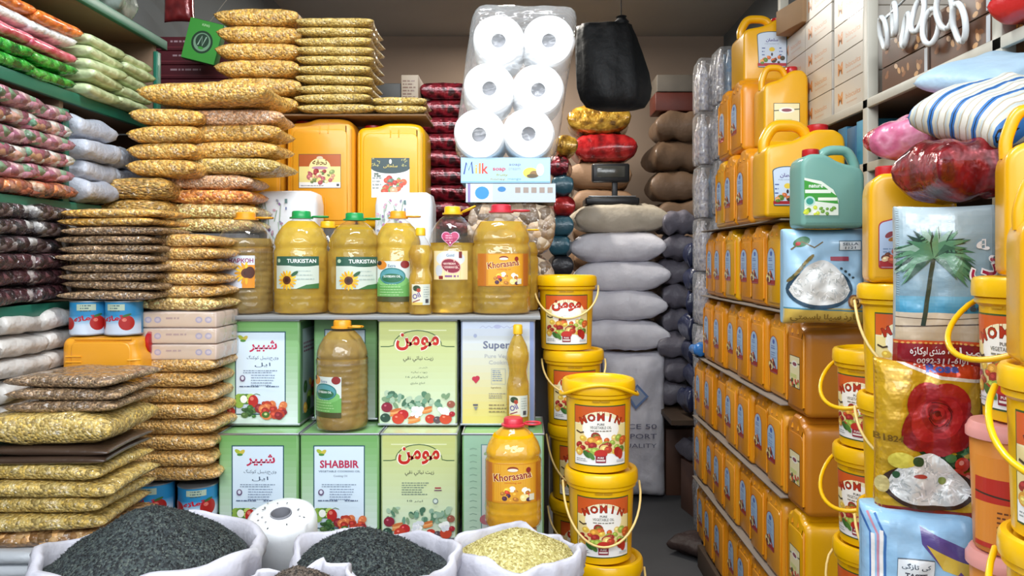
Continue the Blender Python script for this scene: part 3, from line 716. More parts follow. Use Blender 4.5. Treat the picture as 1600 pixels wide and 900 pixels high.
def art_bottle(k):
    a = Art()
    if k == 'zh':
        a.rect(-.072, 0, .056, .098, 'd2d8e4'); a.rect(-.072, 0, -.05, .098, 'c6cedc'); a.text('ЖАРКОН', .014, .076, .014, '8a2a5a', w=.076, bold=.035)
        a.text('НАТ', -.03, .064, .004, '3a4a8a', bold=.02); a.small(-.042, .058, -.02, 2, .005, .003, '4a5a90', 2); a.small(-.068, .09, -.054, 9, .010, .003, '9aa6bc', 3); a.ell(-.03, .03, .006, .006, 'aab4cc'); a.ell(-.012, .03, .006, .006, 'aab4cc')
        a.rect(.02, 0, .056, .07, 'd98a20'); sunflower(a, .032, .045, .032, True); a.ell(.042, .047, .014, .018, '4a2416')
    elif k == 'tk':
        a.rect(-.07, 0, .07, .098, 'c9d2c4'); a.rect(-.07, .07, .07, .098, '2f5a48'); a.ell(.02, .074, .05, .007, '2f5a48'); a.poly([(0, 0), (.07, 0), (.07, .016), (.03, .012)], '3f7040'); a.ell(-.058, .085, .006, .006, 'b4c8a8')
        a.text('TURKISTAN', .016, .078, .012, 'eef2ec', w=.088, bold=.02); a.small(.002, .052, .062, 3, .012, .003, 'a8b8b0', 2); sunflower(a, -.028, .026, .028); a.ell(-.004, .046, .012, .005, '2f5a38', rot=.6)
    elif k == 'gr':
        a.rect(-.056, -.01, .056, .112, 'd4dcd4'); a.rect(-.056, -.012, .056, .004, '4a4a28'); a.rect(-.056, .004, .056, .048, '6aa858'); a.ell(0, .052, .052, .02, '7ab868', 24); a.ell(0, .066, .042, .026, '3a7a78', 24); a.ell(0, .066, .038, .022, '5a9aa0', 24); a.ell(0, .06, .034, .014, '2f6a48', 20)
        a.ell(-.036, .1, .02, .014, 'd9862a'); a.ell(-.044, .106, .01, .007, '3a2a20'); a.ell(.04, .102, .014, .012, '8a2a28'); a.text('Extra', 0, .094, .008, '4a6a90', bold=.01); a.text('SOYBEAN OIL', 0, .062, .007, 'e8f0e8', w=.054, bold=.02); a.small(-.04, .04, .044, 5, .008, .0025, 'a8d090', 2)
    elif k == 'heart':
        a.rect(-.056, 0, .056, .088, 'e8cf92'); a.rect(-.054, .002, .054, .086, 'ecd8a4'); a.ell(0, .064, .046, .024, 'd6dadc', 24); a.text('Gold', 0, .07, .009, '5a7a90', bold=.02); a.ell(.002, .042, .032, .023, 'e8b8a8', 24, -.3); a.ell(.002, .042, .029, .020, '8a2438', 24, -.3); a.text('SOYBEAN', -.002, .046, .006, 'f2d8c8', w=.036, bold=.02); a.text('COOKING OIL', .003, .035, .006, 'f2d8c8', w=.042, bold=.02)
        a.ell(-.036, .028, .012, .018, 'c8ccd0'); a.rect(-.036, .002, -.022, .012, '8a2a20'); a.small(-.016, .008, .046, 1, .005, .006, '8a5a8a', 2); a.rect(.026, .066, .036, .086, '7a2a2a')
    elif k == 'kh':
        a.rect(-.082, 0, .082, .098, 'cf8a1e'); a.rect(-.046, .004, .054, .095, 'dca02c'); a.rect(.06, 0, .082, .098, 'b0621e'); a.rect(-.082, 0, -.052, .098, 'b86a20')
        a.ell(.0, .084, .014, .007, '8a3a20'); a.ell(0, .082, .013, .004, 'f0e0c8'); a.text('Khorasana', 0, .056, .021, 'f0d8a0', w=.098, bold=.05, rot=.12); a.text('Khorasana', 0, .057, .019, '8a1c1c', w=.094, bold=.02, rot=.12); a.text('cooking oil', .0, .047, .006, 'c04a20', w=.04)
        a.veg(-.032, .006, .040, .036, 18, 5, ['e8c040', 'b0702a', 'f0dc90', 'c8402c', '4a2a40', 'd99a30', 'f2ecd8'], .008); a.ell(.038, .082, .006, .007, '8a2420'); a.rect(.04, .006, .053, .022, 'd8d2b8')
    elif k == 'small':
        a.rect(-.03, 0, .03, .062, 'dfdac0'); a.rect(-.03, 0, .03, .008, 'e0c060'); a.ell(-.014, .05, .012, .009, '3a4a30'); a.ell(-.008, .044, .006, .006, 'b8402c'); a.text('Oil', -.012, .02, .016, '6a5a90', bold=.03, rot=.4); a.line([(-.026, .008), (-.004, .016)], .003, '8a3040'); a.rect(.004, .0, .028, .062, 'cfd4c8'); a.small(.007, .052, .026, 5, .007, .002, '8a9a90', 1); a.rect(.012, .006, .022, .018, '4a4a50')
    return a

# ---------------------------------------------------------------- builders of things with parts
YEL = plastic('bucket_yellow', 'e8b404', rough=.3, var=.05, bump=.03, coat=.2)
JOR = plastic('can_orange', 'dd8f14', rough=.35, var=.08, bump=.06, coat=.15)
JOR2 = plastic('can_light_orange', 'e59c24', rough=.35, var=.06, bump=.05, coat=.15)
JBR = plastic('can_brown_orange', 'bf7618', rough=.35, var=.08, bump=.06, coat=.15)
JYE = plastic('can_yellow', 'e0a408', rough=.32, var=.06, bump=.04, coat=.2)
REDC = plastic('red_cap', 'b01c1e', rough=.3, var=.06, bump=.02)
PINKC = plastic('pink_red_cap', 'c83040', rough=.3, var=.06, bump=.02)
GRNC = plastic('green_cap', '189048', rough=.3, var=.06, bump=.02)
ORC = plastic('orange_cap', 'e29a22', rough=.3, var=.06, bump=.02)
YLC = plastic('yellow_cap', 'e6b41c', rough=.3, var=.06, bump=.02)
PET = clear('clear_bottle_plastic', haze=.02, wr=.3, wrs=26, rough=.04, ior=1.6)
FILM = clear('clear_film', haze=.13, wr=.9, wrs=16, rough=.1)
OILY = oil_mat('golden_oil', 'f6cc40', .34); OILD = oil_mat('dull_oil', 'dcb65c', .3); OILB = oil_mat('bright_oil', 'ffc20c', .6); OILG = oil_mat('cloudy_oil', 'cca858', .5)
METAL = plastic('tin_metal', 'b8bcc0', rough=.3, var=.05, bump=.02, metallic=.8)
TIEM = plastic('wire_yellow', 'e0c27a', rough=.4)

H_B = .2415
_bk = {}
def bucket(label, loc, rz=0, lang='en', handle=0, group=None, lab=True):
    R = .092
    if 'body' not in _bk:
        _bk['body'] = lathe([(.078, 0), (.082, .002), (R-.004, .19), (R-.002, .192), (R+.003, .196), (R+.003, .204), (R, .206), (R+.001, .212), (.05, .212)], 56)
        _bk['lid'] = lathe([(R+.002, .206), (R+.0075, .207), (R+.0085, .214), (R+.0075, .233), (R+.004, .2385), (R-.004, .2405), (R-.010, .237), (R-.012, .232), (.02, .2325)], 56)
        for l in ('en', 'ar'): _bk[l] = art_bucket(l).build(cylmap(.082, R-.004, .002, .19), .007, yonly=True)
        for hd in range(4):
            pts = []
            for i in range(25):
                t = math.pi*i/24; x = (R+.012)*math.cos(t); s = math.sin(t)
                if hd == 0: z = .205-.10*s; y = -(R+.006)*s**.6 if s > 0 else 0
                elif hd == 1: z = .2-.145*s; y = -(R+.010)*s**.5 if s > 0 else 0
                elif hd == 2: z = .20+.035*s**2; y = -(R+.012)*s**.6 if s > 0 else 0
                else: z = .2-.09*s; y = -(R+.075)*s**.8
                pts.append((x, y, z))
            _bk['h%d' % hd] = tube(pts, .0032 if hd < 2 else .005, 8)
    t = empty('oil_bucket', label, 'bucket', loc, (0, 0, rz), group)
    ob('body', _bk['body'], YEL, t); ob('lid', _bk['lid'], YEL, t)
    if lab: ob('label', _bk[lang], None, t, label='printed label with a red arched name over vegetables')
    ob('handle', _bk['h%d' % handle], TIEM if handle < 2 else YEL, t)
    return t

def bottle(label, loc, r, h, cap, oil, art=None, rz=0, level=.86, kind='round', ring='side', arty=.3, artscale=1.0, group=None, flute=True):
    t = empty('oil_bottle', label, 'bottle', loc, (0, 0, rz), group)
    H = h*.93; sq = .2 if kind == 'square' else 0
    if kind == 'small':
        pr = [(r*.86, 0), (r*.97, h*.012), (r, h*.05), (r*.97, h*.12), (r, h*.14), (r, h*.42), (r*.96, h*.44), (r*.84, h*.50), (r*.80, h*.55), (r*.88, h*.60), (r*1.0, h*.66), (r*1.0, h*.72), (r*.8, h*.80), (r*.5, h*.87), (r*.36, h*.90), (r*.34, h*.94)]
    else:
        pr = [(r*.84, 0), (r*.96, h*.01), (r, h*.045), (r, h*.1), (r*.985, h*.115), (r*.985, h*.13), (r, h*.145), (r, h*.16), (r*.985, h*.175), (r*.985, h*.19), (r, h*.205)]
        if kind == 'ribs':
            z = .22
            while z < .62: pr += [(r, h*z), (r*.985, h*(z+.014)), (r*.985, h*(z+.026)), (r, h*(z+.04))]; z += .055
        pr += [(r, h*.60), (r*.955, h*.622), (r*.94, h*.635), (r*.955, h*.65), (r*.985, h*.67), (r*.97, h*.70), (r*.90, h*.76), (r*.74, h*.83), (r*.5, h*.89), (r*.34, h*.915), (r*.30, h*.93), (r*.30, h*.95)]
    ob('shell', lathe(pr, 48, sq=sq), PET, t)
    lv = h*level; q = [(p[0]-.0022, p[1]+.003) for p in pr if p[1]+.003 < lv]
    a, b_ = q[-1], next((p for p in pr if p[1]+.003 >= lv), pr[-1]); k = (lv-a[1])/max(1e-6, b_[1]-a[1]); q.append((a[0]+(b_[0]-.0022-a[0])*k, lv))
    ob('oil', lathe(q, 48, sq=sq), oil, t)
    cr = r*.34 if kind != 'small' else r*.40
    ob('cap', lathe([(cr*1.0, h*.925), (cr*1.25, h*.925), (cr*1.25, h*.94), (cr*1.02, h*.944), (cr*1.0, h*.99), (cr*.9, h), (cr*.2, h)] if kind != 'small' else [(cr, h*.91), (cr*1.05, h*.912), (cr*1.03, h*.985), (cr*.85, h), (.002, h)], 32), cap, t)
    if ring and kind != 'small':
        R = cr*.95
        pts = [(cr*1.15+R*.9*(1-math.cos(a_)), R*.75*math.sin(a_)-.0, h*.945+(h*.03 if ring == 'up' else 0)*(1-math.cos(a_))) for a_ in [2*math.pi*i/20 for i in range(20)]]
        ob('carry_ring', tube(pts, .0028, 8, closed=True), cap, t)
    if art:
        A = art_bottle(art); z0 = h*arty
        def mp(a_, b2, o, f=cylmap(r, sq=sq)): return f(a_*artscale, b2*artscale+z0, o)
        ob('label', A.build(mp, .007, yonly=True), None, t, label='printed paper label')
    return t

def tin(label, loc, W, D_, H, art, rz=0, cols=('cdd8d0', '7fae70'), group=None):
    t = empty('oil_tin', label, 'tin', loc, (0, 0, rz), group)
    bodym = plastic('tin_side_'+cols[0]+cols[1], cols[1], rough=.3, var=.06, bump=.03, coat=.3)
    ob('body', join([box(-W/2, W/2, -D_/2, D_/2, .003, H-.003, .006, 3)]), bodym, t)
    rim = lambda z: join([box(-W/2-.0015, W/2+.0015, -D_/2-.0015, -D_/2+.003, z-.003, z+.003, .001), box(-W/2-.0015, W/2+.0015, D_/2-.003, D_/2+.0015, z-.003, z+.003, .001), box(-W/2-.0015, -W/2+.003, -D_/2+.003, D_/2-.003, z-.003, z+.003, .001), box(W/2-.003, W/2+.0015, -D_/2+.003, D_/2-.003, z-.003, z+.003, .001)])
    ob('rim', rim(.003), METAL, t); ob('rim', rim(H-.003), METAL, t)
    sx, sz = (W-.010)/.235, (H-.012)/.312
    ob('label', art.build(lambda a, b_, o: Vector((a*sx, -D_/2-.0008-o, .006+b_*sz))), None, t, label='printed front of the tin')
    a = Art(); a.rect(-D_/2+.01, .01, D_/2-.01, H-.01, '4f7a58' if cols[1] == '7fae70' else 'c9d0c0'); a.rect(-D_/2+.03, .03, D_/2-.03, H*.9, '9aaeb4' if cols[1] == '7fae70' else 'd8dccc'); a.small(-D_/2+.04, H*.75, D_/2-.04, 3, .012, .006, '7a5068', 3); a.veg(-D_/2+.04, .04, D_/2-.04, .12, 10, 4)
    ob('side_print', a.build(lambda a_, b_, o: Vector((W/2+.0008+o, a_, b_))), None, t, label='printed side of the tin')
    return t

def wobble_cap(r, h): return join([lathe([(r, 0), (r*1.02, .001), (r, h*.9), (r*.9, h), (.001, h)], 28, fl=14, fa=.02)])

def jerry_front(label, loc, W, H, D_, mat, art, arty, rz=0, capm=REDC):
    """big shouldered can, broad face to the viewer"""
    t = empty('jerrycan', label, 'jerrycan', loc, (0, 0, rz))
    o = [(-W/2, 0, .03), (W/2, 0, .03), (W/2, H*.955, .05), (W*.34, H, .03), (-W*.06, H, .018), (-W*.20, H*.965, .018), (-W/2, H*.955, .035)]
    b_ = [plate(o, D_, .022)]
    b_.append(plate([(-W*.40, .03, .02), (W*.40, .03, .02), (W*.40, H*.90, .03), (-W*.40, H*.90, .03)], D_+.006, .004))
    ob('body', join(b_, 30), mat, t)
    for x in (-W*.0, W*.12):
        ob('groove_ridge', tube([(x, -D_/2-.004, H*.86), (x, -D_/2-.001, H*.93), (x, -D_/2+.012, H*.985)], .0022, 6), mat, t)
        ob('groove_ridge', tube([(x-.01, -D_/2-.004, H*.08), (x-.01, -D_/2-.004, H*.28)], .0022, 6), mat, t)
    ob('side_ridge', tube([(-W*.455, -D_/2-.0005, .04), (-W*.455, -D_/2-.0005, H*.9)], .003, 6), mat, t); ob('side_ridge', tube([(W*.455, -D_/2-.0005, .04), (W*.455, -D_/2-.0005, H*.9)], .003, 6), mat, t)
    ob('cap', wobble_cap(.034, H*.055), capm, t, (-W*.32, 0, H*.95))
    if art: ob('label', art.build(lambda a, b2, o_: Vector((a, -D_/2-.0038-o_, arty+b2))), None, t, label='printed square label')
    return t

_cm = {}
def side_can(label, loc, rz=-math.pi/2, mat=None, art='can', group=None, W=.186, H=.297, D_=.215, lx=-.028, name='jerrycan'):
    """narrow-faced can stacked in rows; its printed face looks along local -y"""
    key = (W, H, D_, lx, art)
    if key not in _cm:
        o = [(-W/2, 0, .02), (W/2, 0, .02), (W/2, H*.86, .03), (W*.40, H*.93, .02), (W*.26, H*.93, .012), (W*.18, H, .014), (-W*.18, H, .014), (-W*.26, H*.93, .012), (-W*.40, H*.93, .02), (-W/2, H*.86, .03)]
        body = join([plate(o, D_, .022, 3, 4), plate([(-W*.36, .02, .01), (W*.36, .02, .01), (W*.36, H*.80, .02), (-W*.36, H*.80, .02)], D_+.004, .003, 2, 3)], 30)
        ribs = [tube([(s*W*.42, -D_/2-.001, .03), (s*W*.42, -D_/2-.001, H*.8), (s*W*.30, -D_/2+.01, H*.9)], .004, 6) for s in (-1, 1)]+[tube([(s*W*.14, -D_/2-.001, H*.84), (s*W*.14, -D_/2+.012, H*.97)], .005, 6) for s in (-1, 1)]
        lb = (art_can() if art == 'can' else art_jug(1, .09, .10)).build(lambda a, b2, o_: Vector((a+lx, -D_/2-.0026-o_, H*.27+b2))) if art else None
        _cm[key] = (body, ribs, lb, wobble_cap(.018, .02))
    body, ribs, lb, cp = _cm[key]
    mat = mat or JOR
    b2 = body
    if b2.materials and b2.materials[0] != mat: b2 = body.copy(); b2.materials[0] = mat
    t = empty(name, label, 'jerrycan', loc, (0, 0, rz), group)
    ob('body', b2, mat, t)
    for r_ in ribs: ob('rib', r_, JOR, t)
    ob('cap', cp, REDC, t, (0, D_*.3, H*.93-.004))
    if lb: ob('label', lb, None, t, label='pale blue printed label with a red foot' if art == 'can' else 'printed label')
    return t

def jug(label, loc, W, H, D_, art=None, rz=0, mat=None, hside=-1, arty=.05, asc=1.0, ax=0, capm=REDC, lean=0):
    """can with a loop handle at one shoulder and a screw cap at the other"""
    t = empty('oil_jug', label, 'jug', loc, (0, lean, rz)); mat = mat or JYE; s = hside
    o = [(-W/2, 0, .016), (W/2, 0, .016), (-s*W/2 if s < 0 else W/2, H*.74, .03)]
    if s < 0: o = [(-W/2, 0, .016), (W/2, 0, .016), (W/2, H*.84, .03), (W*.36, H*.91, .01), (W*.12, H*.91, .02), (-W*.1, H*.80, .03), (-W*.5, H*.74, .03)]
    else: o = [(-W/2, 0, .016), (W/2, 0, .016), (W/2, H*.74, .03), (W*.1, H*.80, .03), (-W*.12, H*.91, .02), (-W*.36, H*.91, .01), (-W/2, H*.84, .03)]
    ob('body', join([plate(o, D_, .013)], 30), mat, t)
    pts = [(s*W*.43, 0, H*.70), (s*W*.44, 0, H*.80), (s*W*.36, 0, H*.93), (s*W*.28, 0, H*.985), (s*W*.05, 0, H*.985), (-s*W*.05, 0, H*.95), (-s*W*.13, 0, H*.86)]
    P_ = []
    for i in range(len(pts)-1):
        for k in range(4): P_.append(Vector(pts[i]).lerp(Vector(pts[i+1]), k/4))
    for _ in range(2): P_ = [P_[0]]+[(P_[i-1]+P_[i]*2+P_[i+1])/4 for i in range(1, len(P_)-1)]+[P_[-1]]
    ob('handle', tube(P_, W*.075, 10), mat, t)
    ob('cap', wobble_cap(W*.13, H*.085), capm, t, (-s*W*.25, 0, H*.905))
    if art: ob('label', art.build(lambda a, b2, o_: Vector((ax+a*asc, -D_/2-.0018-o_, H*arty+b2*asc))), None, t, label='printed label')
    return t

def box_thing(name, label, cat, loc, W, D_, H, col, art=None, rz=0, group=None, rot=None, side=None, film=False, mat=None):
    t = empty(name, label, cat, loc, rot or (0, 0, rz), group)
    ob('carton', box(-W/2, W/2, -D_/2, D_/2, 0, H, .003), mat or plastic('card_'+col, col, rough=.55, var=.06, bump=.04), t)
    if art: ob('front_print', art.build(lambda a, b_, o: Vector((a, -D_/2-.0006-o, b_))), None, t)
    if side: ob('side_print', side.build(lambda a, b_, o: Vector((-W/2-.0006-o, -a, b_))), None, t)
    if film: ob('film', softbox(W+.012, D_+.012, H+.004, .01, 3, .002), FILM, t, (0, 0, -.001))
    return t

def grains_on(fun, n, size, seed, R):
    """loose grains scattered over a heap surface, one mesh"""
    r = random.Random(seed); vs = []; fs = []
    for _ in range(n):
        a = r.uniform(0, 2*math.pi); q = math.sqrt(r.random())*R; x, y = q*math.cos(a), q*math.sin(a); z = fun(x, y)
        d = Vector((r.gauss(0, 1), r.gauss(0, 1), r.gauss(0, .45))).normalized(); u = d.cross(Vector((0, 0, 1))).normalized(); w = u.cross(d)
        L = size[0]*r.uniform(.6, 1.3); T = size[1]*r.uniform(.7, 1.2); c = Vector((x, y, z+T*.4)); b_ = len(vs)
        vs += [c-d*L, c+u*T, c+w*T, c-u*T, c-w*T, c+d*L]
        fs += [(b_, b_+2, b_+1), (b_, b_+3, b_+2), (b_, b_+4, b_+3), (b_, b_+1, b_+4), (b_+5, b_+1, b_+2), (b_+5, b_+2, b_+3), (b_+5, b_+3, b_+4), (b_+5, b_+4, b_+1)]
    me = bpy.data.meshes.new('m'); me.from_pydata([tuple(v) for v in vs], [], fs); me.update(); return me

def open_sack(label, heap_label, heap_name, heap_cat, loc, r, H, heap_h, mat, hmat, gsize, n, seed, sy=1.0, depth=.03, skew=0, wid=None):
    """sack with rolled-down mouth, and its contents as a heap"""
    rr = random.Random(seed)
    ph = [rr.uniform(0, 6) for _ in range(4)]
    def rim(a): return 1+.05*math.sin(2*a+ph[0])+.03*math.sin(5*a+ph[1])+.012*math.sin(11*a+ph[2])
    def zoff(a): return .010*math.sin(3*a+ph[3])+.006*math.sin(7*a+ph[1])
    prof = [(.90, 0, 0), (1.0, .03, 0), (1.06, H*.4, 0), (1.04, H*.75, 0), (1.02, H-.07, 0), (1.04, H-.062, 0), (1.075, H-.05, 1), (1.08, H-.02, 1), (1.05, H-.004, 1), (1.0, H, 1), (.965, H-.006, 1), (.95, H-.03, 1), (.95, H-.09, 1)]
    seg = 72; vs = []; fs = []
    for q, z, m in prof:
        for i in range(seg):
            a = 2*math.pi*i/seg; w = rim(a)
            n_ = noise.noise(Vector((math.cos(a)*3+seed, math.sin(a)*3, z*14)))*.02+noise.noise(Vector((math.cos(a)*9+seed, math.sin(a)*9, z*30)))*.008
            R = r*q*w+n_*(1 if q > .95 else .3)
            vs.append((R*math.cos(a), R*math.sin(a)*sy, z+(zoff(a) if z > H*.7 else 0)))
    for j in range(len(prof)-1):
        for i in range(seg):
            a = j*seg+i; b_ = j*seg+(i+1) % seg; fs.append((a, b_, b_+seg, a+seg))
    fs.append(tuple(range(seg-1, -1, -1)))
    me = bpy.data.meshes.new('m'); me.from_pydata(vs, [], fs); me.update(); me.polygons.foreach_set('use_smooth', [True]*len(me.polygons))
    t = top('open_sack', me, mat, label, 'sack', loc)
    Rm = r*.95
    def hz(x, y):
        q = min(1, math.hypot(x-skew*Rm, y/sy)/Rm); a = math.atan2(y, x)
        return (1-q)**.9*heap_h*(1.0-.25*(1-q))+noise.noise(Vector((x*16+seed, y*16, 0)))*.006+noise.noise(Vector((x*60+seed, y*60, 0)))*.0022
    vs = [(0, 0, hz(0, 0))]; fs = []; K = 26
    for j in range(1, K+1):
        for i in range(seg):
            a = 2*math.pi*i/seg; q = Rm*j/K*(.99*rim(a) if j == K else (1+(rim(a)-1)*j/K)); x, y = q*math.cos(a), q*math.sin(a)*sy; vs.append((x, y, hz(x, y)))
    for i in range(seg): fs.append((0, 1+i, 1+(i+1) % seg))
    for j in range(K-1):
        for i in range(seg):
            a = 1+j*seg+i; b_ = 1+j*seg+(i+1) % seg; fs.append((a, a+seg, b_+seg, b_))
    b0 = len(vs); fs.append(tuple(1+(K-1)*seg+i for i in range(seg-1, -1, -1)))
    me = bpy.data.meshes.new('m'); me.from_pydata(vs, [], fs); me.update(); me.polygons.foreach_set('use_smooth', [True]*len(me.polygons))
    me2 = grains_on(lambda x, y: hz(x, y*1.0), n, gsize, seed, Rm*.97)
    if sy != 1: me2.transform(Matrix.Diagonal((1, sy, 1, 1)))
    g = join([me, me2], 40) if True else me
    tag(ob(heap_name, g, hmat, None, (loc[0], loc[1], loc[2]+H-depth)), heap_label, heap_cat, kind='stuff')
    return t

# ================================================================ centre: tins, bottles, cans
GRN = ('cdd8d0', '7fae70'); YG = ('cdd0a0', 'bcc890'); BL = ('d0d8ec', '9aa4c0')
def tinp(label, px0, px1, D, z0, z1, art, cols, dep=.235, group=None):
    x0, x1 = WX(px0, D), WX(px1, D)
    return tin(label, ((x0+x1)/2, D+dep/2, z0), x1-x0, dep, z1-z0, art, cols=cols)
tinp('green tin with red Arabic-script name in the upper row beside the snack bags', 347, 468, 2.31, 1.0, 1.319, art_shabbir('ar'), GRN)
tinp('green tin set back behind the brownish oil bottle in the upper row', 490, 589, 2.39, 1.0, 1.319, art_shabbir('en'), GRN, dep=.2)
tinp('yellow-green tin with red logo and vegetables along its foot, upper row of the tins', 591, 714, 2.31, 1.0, 1.319, art_momin_tin(0), YG)
tinp('pale blue and yellow tin behind the slim small oil bottle in the upper row', 720, 836, 2.31, 1.0, 1.319, art_super(), BL)
tinp('green tin with red Arabic-script name in the lower row beside the blue can', 341, 466, 2.22, .69, .997, art_shabbir('ar'), GRN)
tinp('green tin with red English name in the lower row, under the brownish oil bottle', 469, 592, 2.22, .69, .997, art_shabbir('en'), GRN)
tinp('yellow-green tin with red arched logo in the lower row, behind the second tea sack', 595, 714, 2.22, .69, .997, art_momin_tin(1), YG)
tinp('pale green tin in the lower row, half hidden behind the red-capped bottle', 722, 850, 2.22, .69, .997, art_pale(), GRN)

def botp(label, pxc, wpx, yt, z0, Dc, cap, oil, **k):
    r = wpx/2*Dc/F; h = (WZ(yt, Dc)-z0)
    return bottle(label, (WX(pxc, Dc), Dc, z0), r, h, cap, oil, **k)
ZB = 1.331
botp('dull oil bottle with orange cap and sunflower on a white label, beside snack bags', 384, 87, 332, ZB, 2.40, ORC, OILD, art='zh', kind='ribs', level=.74, arty=.26)
botp('oil bottle with green cap and sunflower label, beside the orange-capped one', 471, 84, 330, ZB, 2.40, GRNC, OILY, art='tk', level=.9, arty=.25, rz=.1, ring='side')
botp('oil bottle with green cap and turned sunflower label, nearer the heart-stickered bottle', 554, 82, 333, ZB, 2.40, GRNC, OILY, art='tk', level=.88, arty=.25, rz=.35)
botp('oil bottle with orange cap and green oval label, behind the slim yellow-capped bottle', 622, 72, 330, ZB, 2.41, ORC, OILY, art='gr', level=.88, arty=.16, rz=-.1)
botp('small slim oil bottle with yellow cap in the middle of the bottle row', 657, 37, 356, ZB, 2.335, YLC, OILY, art='small', kind='small', level=.8, arty=.12, rz=.2)
b6 = botp('oil bottle with a red heart sticker on its shoulder and a yellow ring cap', 707, 74, 323, ZB, 2.40, YLC, OILY, art='heart', level=.66, arty=.32, ring='up')
a = Art()
for s_, c_ in ((1.1, 'd8a0b8'), (1.0, 'a83058')):
    a.poly([(s_*.024*1.0*(16*math.sin(t)**3)/16, s_*.0015*(13*math.cos(t)-5*math.cos(2*t)-2*math.cos(3*t)-math.cos(4*t))) for t in [2*math.pi*i/40 for i in range(40)]], c_)
a.small(-.014, .006, .014, 3, .007, .0025, 'e0a0b0', 2); a.ell(0, -.014, .002, .003, 'f0e0e0')
hb = WZ(323, 2.40)-ZB
ob('heart_sticker', a.build(lambda x, y, o, R=37*2.4/F*.96: Vector(((R+o+.004)*math.sin(x/R), -(R+o+.004)*math.cos(x/R)*(1-.0*y)+max(0, y)*.35+.001, y+hb*.70)), .004), None, b6, label='red heart-shaped sticker')
botp('large oil bottle with pink-red cap and orange label, beside the topmost bucket', 783, 92, 320, ZB, 2.40, PINKC, OILY, art='kh', level=.84, arty=.26, rz=.12, kind='square')
botp('oil bottle with yellow cap standing behind the gap between the two green-capped bottles', 512, 66, 346, ZB, 2.525, YLC, OILY, level=.6)
botp('oil bottle with yellow ring cap half hidden behind the large pink-red capped bottle', 812, 60, 352, ZB, 2.525, YLC, OILY, level=.8)
botp('brownish oil bottle with orange cap standing before the recessed green tin', 535, 80, 500, .998, 2.295, ORC, OILG, art='gr', level=.9, arty=.17, rz=-.5, kind='ribs', artscale=.95)
botp('small slim oil bottle with yellow cap standing before the pale blue tin', 809, 36, 507, .998, 2.262, YLC, OILY, art='small', kind='small', level=.95, arty=.14, rz=.1)
top('box_support', box(-.06, .06, -.06, .06, 0, .13, .003), cardb, 'small brown box under the red-capped oil bottle, behind the grain sack', 'box', (WX(802, 1.98), 1.98, .69))
botp('red-capped bright yellow oil bottle standing behind the grain sack', 802, 88, 652, .82, 1.98, PINKC, OILB, art='kh', level=.9, arty=.27, kind='square')

# big cans behind the bottles
def jf(label, px0, px1, yt, D, mat, art, yl, capm=REDC):
    x0, x1 = WX(px0, D), WX(px1, D); z1 = WZ(yt, D)
    return jerry_front(label, ((x0+x1)/2, D+.1, 1.612), x1-x0, z1-1.612, .19, mat, art, WZ(yl, D)-1.612)
jf('orange jerrycan with brown-topped label behind the bottle row', 446, 553, 184, 2.83, JOR2, art_tohfa(), 294)
jf('bright yellow jerrycan with a dark-topped food label behind the bottle row', 556, 664, 191, 2.83, JYE, art_dark(), 300)
jf('orange jerrycan mostly hidden behind the tall stack of snack bags', 350, 443, 188, 2.86, JOR2, None, 300)
# tissue packs
wht = plastic('white_wrap', 'e4e6e8', rough=.35, var=.03, bump=.15, coat=.4)
for k, (p0, p1, y0, lab) in enumerate([(394, 492, 297, 'white tissue pack with small flower print behind the first two oil bottles'), (583, 675, 299, 'white tissue pack with purple flower print before the bright yellow jerrycan')]):
    D = 2.64; w = WX(p1, D)-WX(p0, D); h = WZ(y0, D)-1.32
    t = empty('tissue_pack', lab, 'tissue pack', ((WX(p0, D)+WX(p1, D))/2, D+.075, 1.32))
    ob('wrapper', softbox(w, .14, h, .03, k, .003, 8), wht, t)
    a = Art(); r = random.Random(k+4)
    for i in range(26):
        x = r.uniform(-w*.46, -w*.02); y = h-.03-r.random()*.14
        a.line([(x, y-.05*r.random()-.01), (x+r.uniform(-.012, .012), y)], .0022, r.choice(['7a9a78', '8aa888', '9ab098'])); a.ell(x, y, .006, .004, r.choice(['b07a9a', '8a6a9a', 'c8a0b0', '8a8a9a']), 8, r.random()*3)
    a.rect(w*.02, h-.045, w*.06, h-.03, '5a7a78'); a.rect(w*.03, h-.068, w*.05, h-.058, '5a6a9a')
    ob('flower_print', a.build(flatmap(-.0735)), None, t)

# snack materials
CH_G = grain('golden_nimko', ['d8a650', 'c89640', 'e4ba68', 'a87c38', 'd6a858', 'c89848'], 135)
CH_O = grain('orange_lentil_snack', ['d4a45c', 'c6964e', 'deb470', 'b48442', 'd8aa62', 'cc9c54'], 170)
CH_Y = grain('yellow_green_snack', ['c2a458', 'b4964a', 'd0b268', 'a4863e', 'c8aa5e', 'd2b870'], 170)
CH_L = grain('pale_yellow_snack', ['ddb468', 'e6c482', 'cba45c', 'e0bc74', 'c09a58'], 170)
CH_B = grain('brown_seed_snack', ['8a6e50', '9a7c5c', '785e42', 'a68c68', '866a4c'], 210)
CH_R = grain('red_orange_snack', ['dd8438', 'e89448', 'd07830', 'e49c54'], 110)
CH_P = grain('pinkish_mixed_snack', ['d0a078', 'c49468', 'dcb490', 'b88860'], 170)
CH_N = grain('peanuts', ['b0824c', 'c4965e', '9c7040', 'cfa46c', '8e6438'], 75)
CH_D = grain('golden_crisp_sticks', ['be9044', 'a87c34', 'd0a858', '94702c'], 90, stretch=(1, 1, 2))

